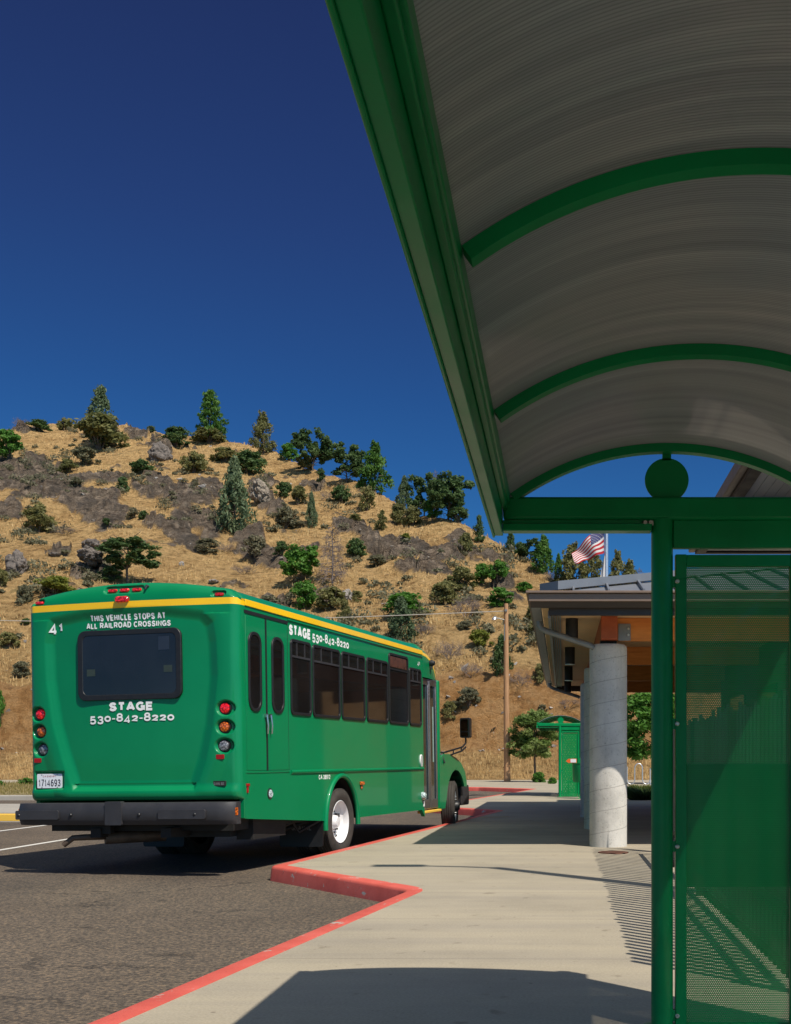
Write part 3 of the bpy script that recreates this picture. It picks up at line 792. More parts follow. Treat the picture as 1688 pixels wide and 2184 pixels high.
def plant(kind, tint, ix, base, w, h, label, seed=0, lift=0, group=None, Y=None):
    pos, y = hit(ix, base)
    if Y: y = Y; pos = Vector(((ix-1200)/2400*Y, Y, 0))
    W_, H_ = w/2400*y, h/2400*y
    nm, cat = NAMES[kind]
    root = empty(nm, pos-Vector((0, 0, .12 if kind not in ('street',) else 0)), (0, 0, RND.uniform(0, 6.28)))
    tag(root, label, cat, group)
    lf = lift/2400*y
    if kind in ('bare', 'deadtree'):
        o = bpy.data.objects.new('branches', get_mesh('crown', kind, seed, M['deadwood'])); COL.objects.link(o); o.parent = root; o.scale = (W_, W_, H_)
        return root
    o = bpy.data.objects.new('blades' if kind == 'grass' else 'crown', get_mesh('crown', kind, seed, F[tint])); COL.objects.link(o); o.parent = root
    o.scale = (W_*1.08, W_*1.08, H_-lf); o.location = (0, 0, lf)
    if kind != 'grass':
        t = bpy.data.objects.new('stems' if kind == 'shrub' else 'trunk', get_mesh('trunk', kind, seed, M['bark'])); COL.objects.link(t); t.parent = root
        if kind in ('oak', 'street'):
            k = lf/(.30 if kind == 'oak' else .56); t.scale = (W_, W_, k if lf else H_); t.location = (0, 0, lf)
            t.scale = (W_*.9, W_*.9, max(k, H_*.3))
        else: t.scale = (W_, W_, H_)
    return root

G1 = 'shrubs and trees on the dry hill'
P = [
 ('irregular','juniper',213,952,82,130,'tall pale green conifer rising highest on the left skyline',1,0),
 ('shrub','olive',212,958,122,84,'broad yellowish green bush in front of the tallest skyline conifer',0,0),
 ('pine','pine',449,940,80,108,'bright green pine standing alone against the sky',0,0),
 ('shrub','olive',447,946,76,38,'olive bush wrapped round the foot of the lone skyline pine',1,0),
 ('shrub','dark',376,954,64,44,'dark round bush on the grey skyline rocks left of the lone pine',2,0),
 ('bare','bare',336,938,26,24,'small leafless bush on the skyline rocks left of the dark round bush',0,0),
 ('shrub','juniper',323,922,22,18,'tiny green bush on the skyline between the big conifer and the lone pine',3,0),
 ('shrub','dark',84,921,50,28,'low dark bush on the skyline near the left edge',0,0),
 ('bare','bare',44,912,34,32,'leafless purplish bush on the skyline at the far left',1,0),
 ('shrub','olive',137,918,36,32,'brownish olive bush on the skyline left of the tallest conifer',1,0),
 ('shrub','bright',18,976,66,64,'dark green leafy tree cut by the left edge just under the skyline',2,0),
 ('shrub','grey',182,992,58,46,'grey green bush on the slope below the broad yellowish bush',3,0),
 ('shrub','olive',146,1009,42,36,'olive brown bush at the left shoulder of the dark rock slab',0,0),
 ('shrub','olive',413,1009,64,54,'open olive bush on the slope below the lone pine',1,0),
 ('shrub','dark',302,1011,56,34,'spreading dark bush in the yellow grass gully under the skyline rocks',2,0),
 ('shrub','dark',262,1050,28,40,'narrow dark bush growing from the rock beside the pale grass streak',3,0),
 ('shrub','grey',163,1040,30,26,'small grey green bush on top of the biggest rock slab',0,0),
 ('juniper','juniper',500,1137,100,168,'biggest grey green juniper in the middle of the slope above the bus',1,0),
 ('shrub','olive',478,986,66,36,'olive bush on the crest right of the lone pine',1,0),
 ('shrub','dark',530,1012,86,58,'wide dark olive thicket on the crest left of the round topped tree',2,0),
 ('irregular','olive',562,968,70,92,'round topped olive tree on the skyline right of the lone pine',0,0),
 ('shrub','bright',618,978,46,46,'mid green bush on the skyline between the round topped tree and the oak',3,0),
 ('oak','dark',668,1005,80,92,'dark green oak on the skyline, the nearest to the round topped tree',0,10),
 ('oak','dark',740,1030,74,84,'dark green oak on the skyline touching the tall green conifer',1,10),
 ('irregular','pine',800,1046,88,112,'broad mid green conifer with a pointed top on the falling skyline',2,0),
 ('juniper','juniper',862,1052,48,76,'slim blue green conifer on the skyline left of the twin oaks',0,0),
 ('oak','dark',905,1062,62,94,'dark oak with dead twigs on the skyline right of the slim conifer',2,10),
 ('deadtree','bare',930,1062,50,104,'leafless grey tree sticking out of the skyline oaks',1,0),
 ('oak','dark',957,1098,96,102,'wide dark oak, last large one on the skyline before the shelter roof',3,14),
 ('shrub','dark',977,1113,52,44,'dark bush at the foot of the last large skyline oak',0,0),
 ('irregular','dark',1022,1158,36,60,'thin dark tree on the skyline close to the shelter roof edge',1,0),
 ('shrub','olive',880,1122,48,52,'bright olive bush below the slim skyline conifer',1,0),
 ('shrub','olive',850,1118,40,50,'brownish olive bush pressed against the bright olive one below the skyline',2,0),
 ('shrub','olive',783,1091,40,62,'upright brown green bush below the broad conifer',3,0),
 ('bare','bare',700,1068,36,34,'grey twiggy bush left of the dark bush under the skyline oaks',0,0),
 ('shrub','dark',728,1073,46,44,'dark bush on the grass below the second skyline oak',1,0),
 ('shrub','dark',685,1038,22,34,'small upright dark bush alone on the yellow grass below the first oak',2,0),
 ('oak','olive',647,1008,40,34,'light olive little tree with a bent stem just below the crest',1,8),
 ('shrub','dark',606,1062,42,40,'dark green bush right of the pale rock outcrop',3,0),
 ('shrub','olive',636,1078,40,48,'olive brown bush touching the dark one beside the pale outcrop',0,0),
 ('shrub','grey',612,1126,56,56,'open grey olive bush on the slope left of the slim small juniper',1,0),
 ('juniper','juniper',665,1127,34,78,'slim small juniper on the open slope below the crest',2,0),
 ('irregular','olive',815,1133,36,46,'small spiky brown green tree above the long dark rock band',2,0),
 ('shrub','olive',759,1120,28,18,'low olive bush on the ledge left of the spiky brown green tree',3,0),
 ('oak','bright',922,1115,38,50,'small bright tree on a thin stem below the last skyline oak',2,12),
 ('shrub','olive',994,1180,34,50,'ragged olive bush below the shelter roof corner',0,0),
 ('deadtree','bare',709,1244,108,132,'large leafless brown tree above the middle of the bus',0,0),
 ('oak','bright',642,1240,80,80,'bright green leafy tree left of the large leafless one',3,6),
 ('shrub','bright',650,1300,66,70,'bright green bush standing below the bright leafy tree, behind the bus roof',2,0),
 ('shrub','grey',544,1188,56,54,'grey olive bush in the rocks below the biggest juniper',3,0),
 ('shrub','dark',602,1184,36,36,'small dark green bush between rocks left of the bright leafy tree',0,0),
 ('shrub','dark',761,1189,50,48,'dark green bush on the rock band right of the large leafless tree',1,0),
 ('shrub','grey',804,1209,52,30,'low grey olive bush at the foot of the long dark rock band',2,0),
 ('shrub','yellow',866,1150,22,16,'tiny vivid yellow green bush on the long rock band',0,0),
 ('shrub','olive',708,1300,74,54,'pale olive bush below the large leafless tree',1,0),
 ('shrub','olive',762,1286,30,30,'small olive bush to the right of the pale boulder',2,0),
 ('shrub','bright',866,1312,92,60,'wide glossy green bush behind the top of the pointed juniper over the bus',3,0),
 ('juniper','juniper',857,1368,86,100,'broad pointed juniper just above the yellow stripe of the bus',0,0),
 ('irregular','olive',736,1334,44,56,'yellowish olive young conifer at the edge of the bus roof',1,0),
 ('shrub','olive',985,1262,76,60,'tall olive green bush left of the utility pole top',2,0),
 ('shrub','olive',950,1290,70,62,'brownish green bush right of the wide glossy one',3,0),
 ('bare','bare',995,1318,84,74,'big leafless grey bush left of the utility pole top',1,0),
 ('shrub','bright',1030,1250,46,54,'bright green bush among the olive ones above the pole top',0,0),
 ('shrub','bright',1062,1240,52,50,'dense green bush on the slope just above the pole top',1,0),
 ('shrub','bright',1070,1293,60,48,'dense green bush directly behind the pole top',2,0),
 ('shrub','yellow',1025,1386,56,48,'yellow green bush in tall straw left of the pole lamp',3,0),
 ('juniper','dark',1070,1441,60,86,'small dark cone shaped juniper right behind the utility pole',1,0),
 ('bare','bare',958,1406,70,66,'leafless grey bush left of the yellow green bush near the pole',0,0),
 ('bare','bare',1006,1452,66,50,'brownish twiggy bush below the yellow green bush',1,0),
 ('shrub','grey',994,1341,38,22,'low grey green bush left of the pole lamp',0,0),
 ('shrub','grey',1000,1512,60,44,'grey green bush on top of the cut bank beside the bus mirror',1,0),
 ('shrub','olive',958,1541,36,44,'olive bush hanging on the bank right against the bus front',2,0),
 ('shrub','grey',972,1516,38,26,'small grey bush between the two bushes above the bus mirror',3,0),
 ('shrub','olive',1155,1455,38,50,'olive bush on the bank left of the canopy gutter',3,0),
 ('bare','bare',1110,1484,54,52,'leafless grey bush on the slope right of the utility pole',0,0),
 ('shrub','olive',1135,1330,38,48,'upper olive bush behind the left end of the canopy fascia',1,0),
 ('shrub','olive',1142,1362,34,42,'lower olive bush behind the left end of the canopy fascia',2,0),
 ('bare','bare',1215,1518,56,30,'low leafless bush on the bank over the distant shelter',1,0),
 ('shrub','grey',1158,1518,22,18,'tiny grey bush on the bank above the round street tree',3,0),
 ('shrub','bright',1120,1264,40,26,'green bush at the left tip of the canopy roof',0,0),
 ('juniper','dark',1090,1170,30,50,'dark bush like juniper on the skyline tucked under the shelter beam',2,0),
 ('juniper','pine',1160,1218,72,82,'broad bright green juniper below the shelter beam, the larger of a pair',1,0),
 ('juniper','pine',1192,1216,34,72,'slender bright green juniper, the smaller of the pair below the shelter beam',2,0),
 ('oak','dark',1132,1172,60,50,'dark leafy tree on the skyline behind the pair of green junipers',0,6),
 ('irregular','olive',1345,1232,64,80,'brown green tree filling the gap beside the tall olive conifer',0,0),
 ('irregular','olive',1222,1228,88,104,'olive tree behind the striped flag',0,0),
 ('irregular','olive',1262,1228,80,100,'brown green tree between the striped flag and the flagpole',1,0),
 ('shrub','olive',1210,1230,60,36,'low olive thicket along the skyline under the striped flag',2,0),
 ('irregular','olive',1318,1232,56,98,'tall olive conifer right of the flagpole',2,0),
 ('deadtree','bare',1364,1230,46,62,'leafless grey tree right of the tall olive conifer',0,0),
 ('shrub','grey',1368,1232,54,28,'grey green bush under the leafless tree beside the shelter post',0,0),
 ('bare','bare',1190,1190,70,52,'leafless twiggy crown on the skyline between juniper pair and flag',0,0),
 ('shrub','olive',81,1136,70,70,'large yellow olive bush below the big rock slab at left',2,0),
 ('bare','bare',139,1139,60,28,'low leafless bush right of the large yellow olive bush',1,0),
 ('shrub','dark',227,1125,20,20,'tiny dark green bush on the grass under the rock slab',3,0),
 ('shrub','grey',285,1106,30,28,'grey bush at the lower edge of the rock slab',0,0),
 ('shrub','dark',307,1108,26,24,'small dark bush right next to the grey bush at the rock slab edge',1,0),
 ('oak','dark',272,1246,112,100,'small dark oak with a forked pale trunk behind the bus roof',2,32),
 ('shrub','dark',236,1242,56,38,'dark bush left of the foot of the small forked oak',2,0),
 ('shrub','yellow',119,1273,88,48,'bright yellow green bush just above the left corner of the bus roof',0,0),
 ('shrub','grey',53,1286,36,46,'grey green bush left of the bright yellow green one',1,0),
 ('shrub','grey',442,1180,62,36,'low grey green bush below and left of the biggest juniper',2,0),
 ('bare','bare',480,1180,46,34,'brown leafless bush under the biggest juniper',0,0),
 ('shrub','olive',3,1256,32,46,'olive bush cut by the left edge above the bus',3,0),
 ('shrub','olive',17,1380,54,40,'brownish bush at the left edge beside the top of the bus',1,0),
 ('shrub','dark',55,1338,26,18,'small dark bush touching the bus corner below the yellow stripe',2,0),
 ('shrub','grey',47,1446,42,44,'dark grey green bush on the bank left of the rear window',3,0),
 ('shrub','bright',-2,1560,30,100,'green sapling on the bare bank at the left edge',0,0),
 ('shrub','bright',56,1674,34,24,'bright green bush on the verge beside the licence plate',1,0),
 ('shrub','bright',0,1677,24,20,'bright green bush on the verge cut by the left edge',2,0),
 ('bare','bare',905,1355,60,44,'brown leafless bush right of the broad pointed juniper',1,0),
 ('bare','bare',520,1225,56,30,'purplish twiggy bush on the straw slope above the bus roof',1,0),
 ('shrub','grey',640,1126,24,20,'little grey bush right beside the slim small juniper',0,0),
 ('shrub','bright',1150,1669,34,32,'dark green bush round the foot of the street tree',3,0),
 ('shrub','bright',1180,1672,24,22,'small green bush between the street tree and the distant shelter',0,0),
]
for i, (kind, tint, ix, b, w, h, label, seed, lift) in enumerate(P):
    plant(kind, tint, ix, b, w, h, label, seed if kind != 'deadtree' else seed, lift)
plant('street', 'street', 1141, 1668, 106, 154, 'round pale leaved street tree with a slim trunk beside the utility pole', 0, 55)
plant('street', 'bright', 1394, 1672, 150, 200, 'glossy green street tree seen behind the concrete column and shelter post', 1, 60)
plant('grass', 'dark', 1378, 1706, 84, 48, 'dark grassy clump under the bike rack beside the shelter post', 0, 0)
plant('grass', 'yellow', 1369, 1690, 40, 30, 'pale feathery grass tuft at the foot of the bike rack', 1, 0)

# boulders
def boulder(ix, b, w, h, label, seed, tone):
    pos, y = hit(ix, b); W_, H_ = w/2400*y, h/2400*y
    bm = bmesh.new(); bmesh.ops.create_icosphere(bm, subdivisions=5, radius=.5)
    for v in bm.verts:
        n = noise.fractal(v.co*2.0+Vector((seed*7, 0, 0)), .65, 2.2, 8); c3 = v.co*2.4+Vector((seed*3.1, 0, v.co.x*.8))
        d3 = noise.voronoi(c3)[0]; v.co *= .88+n*.30+min(.5, (d3[1]-d3[0]))*.42
    for v in bm.verts: v.co = Vector((v.co.x*W_, v.co.y*W_*.8, v.co.z*H_*1.05))
    me = bpy.data.meshes.new('boulder'); bm.to_mesh(me); bm.free(); me.materials.append(tone); me.shade_smooth(); me.set_sharp_from_angle(angle=radians(28))
    o = bpy.data.objects.new('boulder', me); COL.objects.link(o); o.location = pos+Vector((0, 0, H_*.22)); o.rotation_euler = (RND.uniform(-.2, .2), RND.uniform(-.35, .35), RND.uniform(0, 6)); tag(o, label, 'boulder')
def rockmat(name, lo, mid, hi):
    m, nt, p, out = newmat(name); n = noise_node(nt, 1.4, 9, .75, 'Object', (1, 1, 2)); r = ramp_node(nt, n.outputs[0], [(.3, lo), (.5, mid), (.7, hi)])
    nt.links.new(r.outputs[0], p.inputs['Base Color']); p.inputs['Roughness'].default_value = .9; bump(nt, p, n.outputs[0], .8, .15); return m
rk1 = rockmat('brown_rock', (.06, .05, .045), (.13, .11, .095), (.22, .185, .155)); rk3 = rockmat('tan_rock', (.10, .08, .06), (.23, .19, .145), (.40, .34, .26)); rk2 = rockmat('pale_rock', (.13, .12, .11), (.30, .27, .24), (.45, .41, .36))
for a in ((36, 1222, 56, 64, 'large upright brown boulder at the left edge of the slope', 1, rk1), (196, 1171, 46, 28, 'grey boulder on the grass above the small forked oak', 2, rk1),
          (194, 1212, 58, 34, 'flat grey boulder left of the small forked oak', 3, rk1), (741, 1280, 26, 30, 'pale grey boulder above the middle of the bus roof', 4, rk2),
          (387, 1208, 13, 14, 'small pale boulder alone on the straw slope above the bus', 5, rk2), (455, 1246, 26, 8, 'lowest flat pale boulder on the slope above the rear corner of the bus', 6, rk2),
          (555, 1062, 50, 52, 'tall pale cracked outcrop below the round topped skyline tree', 7, rk3), (342, 982, 50, 48, 'grey folded outcrop on the skyline under the dark round bush', 8, rk1),
          (118, 1186, 26, 9, 'flat grey stone right of the large upright boulder', 9, rk1)):
    boulder(*a)

# straw grass, rubble and low scrub (uncountable)
def scatter():
    r = random.Random(3); gm = MB(); sm_ = MB()
    def tuft(x, y, z, H, n, w):
        for k in range(n):
            bx, by = x+r.uniform(-.25, .25), y+r.uniform(-.25, .25); dx, dy = r.uniform(-.3, .3)*H, r.uniform(-.3, .3)*H
            a = r.uniform(0, pi); ux, uy = cos(a)*w, sin(a)*w; h = H*r.uniform(.5, 1.1)
            gm.v += [(bx-ux, by-uy, z-.08), (bx+ux, by+uy, z-.08), (bx+dx, by+dy, z+h)]; q = len(gm.v)-3; gm.f.append((q, q+1, q+2)); gm.m.append(0)
    def put(u, y, fn):
        x = u*y; z, rock, earth = terrain(x, y); fn(x, y, z, rock, earth)
    for i in range(6500):
        u = r.uniform(-.52, .22); y = 61+7*r.random(); 
        def fn(x, y, z, rock, earth):
            if earth < .35 or r.random() < .15: tuft(x, y, z, r.uniform(.10, .36), 5, .022)
        put(u, y, fn)
    for i in range(21000):
        u = r.uniform(-.52, .22); y = 70+115*r.random()**1.5
        if noise.noise(Vector((u*y*.12, y*.12, 8))) < -.12: continue
        def fn(x, y, z, rock, earth):
            if rock < .3 and earth < .5: tuft(x, y, z, r.uniform(.15, .45), 3, .03+y*.0003)
        put(u, y, fn)
    m = foliage('straw_grass', (.48, .31, .135), (.68, .47, .215), (.82, .63, .33), .4)
    tag(gm.build('dry_grass', m, smooth=0, fix=False), 'golden dry grass covering the hillside', 'grass', kind='stuff')
    rb = MB()
    for i in range(1500):
        u = r.uniform(-.52, .22); y = 66+100*r.random()**1.6; x = u*y; z, rock, earth = terrain(x, y)
        if rock < .15 and earth < .4 and r.random() > .12: continue
        s = r.uniform(.08, .32)*(1+1.2*(r.random() < .07)); pts = [Vector((x, y, z))+rdir(r)*s*r.uniform(.7, 1) for _ in range(7)]
        bm = bmesh.new()
        for q in pts: bm.verts.new((q.x, q.y, z+(q.z-z)*.6))
        try: bmesh.ops.convex_hull(bm, input=bm.verts)
        except Exception: pass
        bm.verts.ensure_lookup_table(); bm.verts.index_update()
        rb.add([v.co.copy() for v in bm.verts], [tuple(v.index for v in f.verts) for f in bm.faces]); bm.free()
    tag(rb.build('rubble', rk2, smooth=0), 'loose pale stones strewn over the bank and rocks', 'stones', kind='stuff')
    sc = MB(); r2 = random.Random(5)
    for i in range(1150):
        u = r2.uniform(-.52, .2); y = 73+105*r2.random()**1.3; x = u*y; z, rock, earth = terrain(x, y)
        if noise.noise(Vector((x*.05, y*.05, 2))) < -.12: continue
        R = r2.uniform(.22, .6)+.8*r2.random()**4
        for k in range(int(34+50*R)):
            d = rdir(r2); leaf(sc, Vector((x, y, z+R*.25))+Vector((d.x*R, d.y*R, abs(d.z)*R*.75))*r2.random()**.4, .10, r2, d)
    tag(sc.build('low_scrub', F['grey'], smooth=0, fix=False), 'low grey green scrub dotted over the slope', 'scrub', kind='stuff')
    vg = MB(); r3 = random.Random(9)
    for i in range(9000):
        x = r3.uniform(-26, -9.6); y = r3.uniform(34.7, 52.4); h = r3.uniform(.04, .16); a = r3.uniform(0, pi); w = .02
        vg.v += [(x-cos(a)*w, y-sin(a)*w, .015), (x+cos(a)*w, y+sin(a)*w, .015), (x+r3.uniform(-.05, .05), y, .015+h)]; q = len(vg.v)-3; vg.f.append((q, q+1, q+2)); vg.m.append(0)
    tag(vg.build('verge_grass', foliage('verge_blades', (.13, .13, .035), (.24, .2, .07), (.38, .3, .13), .3), smooth=0, fix=False), 'short half dry grass on the verge behind the parking lot', 'grass', kind='stuff')
scatter()
# ------------------------------------------------------------------ text
def _arc(cx, cy, rx, ry, a0, a1, n=14): return [(cx+rx*cos(radians(a0+(a1-a0)*i/n)), cy+ry*sin(radians(a0+(a1-a0)*i/n))) for i in range(n+1)]
_S = [(.93, .76), (.80, .93), (.5, 1), (.20, .93), (.06, .75), (.18, .58), (.5, .5), (.82, .42), (.95, .24), (.80, .06), (.5, 0), (.18, .07), (.03, .26)]
_6 = _arc(.5, .31, .47, .31, 150, 510, 24)
GL = {'A': ([[(0, 0), (.44, 1), (.56, 1), (1, 0)], [(.2, .30), (.8, .30)]], .95), 'C': ([_arc(.5, .5, .5, .5, 42, 318, 22)], .92), 'D': ([[(.5, 0), (0, 0), (0, 1), (.5, 1)]+_arc(.5, .5, .5, .5, 80, -80, 16)+[(.5, 0)]], .88),
 'E': ([[(1, 1), (0, 1), (0, 0), (1, 0)], [(0, .5), (.9, .5)]], .78), 'G': ([_arc(.5, .5, .5, .5, 42, 318, 22)+[(1, .12), (1, .45), (.55, .45)]], .95), 'H': ([[(0, 0), (0, 1)], [(1, 0), (1, 1)], [(0, .5), (1, .5)]], .84),
 'I': ([[(.5, 0), (.5, 1)]], .30), 'L': ([[(0, 1), (0, 0), (1, 0)]], .74), 'M': ([[(0, 0), (0, 1), (.5, .15), (1, 1), (1, 0)]], 1.0), 'N': ([[(0, 0), (0, 1), (1, 0), (1, 1)]], .86), 'O': ([_arc(.5, .5, .5, .5, 90, 450, 28)], .98),
 'P': ([[(0, 0), (0, 1), (.6, 1)]+_arc(.6, .72, .4, .28, 80, -80, 10)+[(.6, .44), (0, .44)]], .82), 'R': ([[(0, 0), (0, 1), (.6, 1)]+_arc(.6, .72, .38, .28, 80, -80, 10)+[(.6, .44), (0, .44)], [(.55, .44), (1, 0)]], .88),
 'S': ([_S], .86), 'U': ([[(0, 1), (0, .3), (.1, .1), (.5, 0), (.9, .1), (1, .3), (1, 1)]], .86), 'T': ([[(0, 1), (1, 1)], [(.5, 1), (.5, 0)]], .80), 'V': ([[(0, 1), (.46, 0), (.54, 0), (1, 1)]], .90), 'X': ([[(0, 0), (1, 1)], [(0, 1), (1, 0)]], .86), 'B': ([[(0, 0), (0, 1), (.6, 1)]+_arc(.6, .76, .34, .24, 80, -80, 8)+[(.6, .52), (0, .52)], [(.6, .52)]+_arc(.62, .26, .38, .26, 80, -80, 8)+[(0, 0)]], .86),
 '0': ([_arc(.5, .5, .5, .5, 90, 450, 28)], .76), '1': ([[(.15, .74), (.62, 1), (.62, 0)]], .56), '2': ([[(.03, .72), (.15, .92), (.5, 1), (.85, .92), (.95, .72), (.82, .5), (.04, 0), (1, 0)]], .74),
 '3': ([[(.06, .82), (.25, .96), (.55, 1), (.88, .9), (.92, .72), (.78, .57), (.45, .53), (.86, .45), (.98, .26), (.84, .06), (.5, 0), (.18, .05), (.02, .22)]], .74), '4': ([[(.74, 0), (.74, 1), (0, .28), (1, .28)]], .80),
 '5': ([[(.9, 1), (.16, 1), (.08, .50), (.45, .62), (.84, .54), (.98, .3), (.84, .07), (.5, 0), (.15, .05), (.02, .2)]], .74), '6': ([[(.88, .86), (.65, 1), (.4, .97), (.14, .78), (.04, .45)]+_6], .76), '7': ([[(0, 1), (1, 1), (.32, 0)]], .72),
 '8': ([_arc(.5, .76, .42, .24, 90, 450, 20), _arc(.5, .26, .5, .26, 90, 450, 22)], .76), '9': ([[(1-x, 1-y) for x, y in [(.88, .86), (.65, 1), (.4, .97), (.14, .78), (.04, .45)]+_6]], .76), '-': ([[(0, .5), (1, .5)]], .50), ' ': ([], .36)}
def ribbon(pl, t):
    n = len(pl); closed = (pl[0][0]-pl[-1][0])**2+(pl[0][1]-pl[-1][1])**2 < 1e-8; L = []; R = []
    for i in range(n):
        b = Vector(pl[i]); a = Vector(pl[i-1]) if i else (Vector(pl[-2]) if closed else None); c = Vector(pl[i+1]) if i < n-1 else (Vector(pl[1]) if closed else None)
        d1 = (b-a).normalized() if a is not None else (c-b).normalized(); d2 = (c-b).normalized() if c is not None else d1
        n1 = Vector((-d1.y, d1.x)); n2 = Vector((-d2.y, d2.x)); m = n1+n2; m = m.normalized() if m.length > .3 else n1
        k = t/2/max(.62, m.dot(n1)); L.append(b+m*k); R.append(b-m*k)
    return [tuple(p) for p in L]+[tuple(p) for p in R], [(i, i+1, n+i+1, n+i) for i in range(n-1)]
def text_verts(body, w, h, bold=.02, wt=None):
    """flat stroke lettering fitted to a w x h box: (points with a small layer offset), faces"""
    t = wt if wt else (.275 if bold > .05 else (.215 if bold > .02 else .13))
    gap = .10 if bold > .02 else .13; tot = sum(GL[c][1] for c in body)+gap*(len(body)-1); sx = w/tot; out = []; fs = []; x = 0
    for ch in body:
        st, gw = GL[ch]; tx = t*h
        for k, pl in enumerate(st):
            pts = [(x*sx+tx/2+p[0]*(gw*sx-tx) if gw*sx > tx*1.2 else x*sx+gw*sx/2, tx/2+p[1]*(h-tx)) for p in pl]
            v, f = ribbon(pts, tx); o = len(out); out += [(a, b, k*.0004) for a, b in v]; fs += [tuple(i+o for i in q) for q in f]
        x += gw+gap
    return out, fs
def lettering(body, x, z, w, h, fn, mat_, parent, bold=.03, name='lettering', oldstyle=False):
    """flat letters; fn maps (a, b) in the sign's plane to 3-D"""
    mb = MB(); p0_, p1_, p2_ = (Vector(fn(*q_)) for q_ in ((x, z), (x+.01, z), (x, z+.01))); nv_ = (p1_-p0_).cross(p2_-p0_).normalized()
    def lay(p, q): return Vector(p)+nv_*q
    if not oldstyle:
        vs, fs = text_verts(body, w, h, bold); mb.add([lay(fn(x+a, z+b), q) for a, b, q in vs], fs)
    else:
        wd = {'-': .62, '1': .8}; tot = sum(wd.get(c, 1) for c in body); cx = x
        for ch in body:
            cw = w/tot*wd.get(ch, 1)
            lo, hi = {'0': (0, .72), '1': (0, .72), '2': (0, .72), '6': (0, 1), '8': (0, 1), '-': (.28, .42)}.get(ch, (-.26, .72))
            vs, fs = text_verts(ch, cw*.88, (hi-lo)*h, bold, .285*.72/(hi-lo) if hi-lo > .2 else 1.0); mb.add([lay(fn(cx+cw*.06+a, z+lo*h+b), q) for a, b, q in vs], fs); cx += cw
    return mb.build(name, mat_, parent, smooth=0, fix=False)

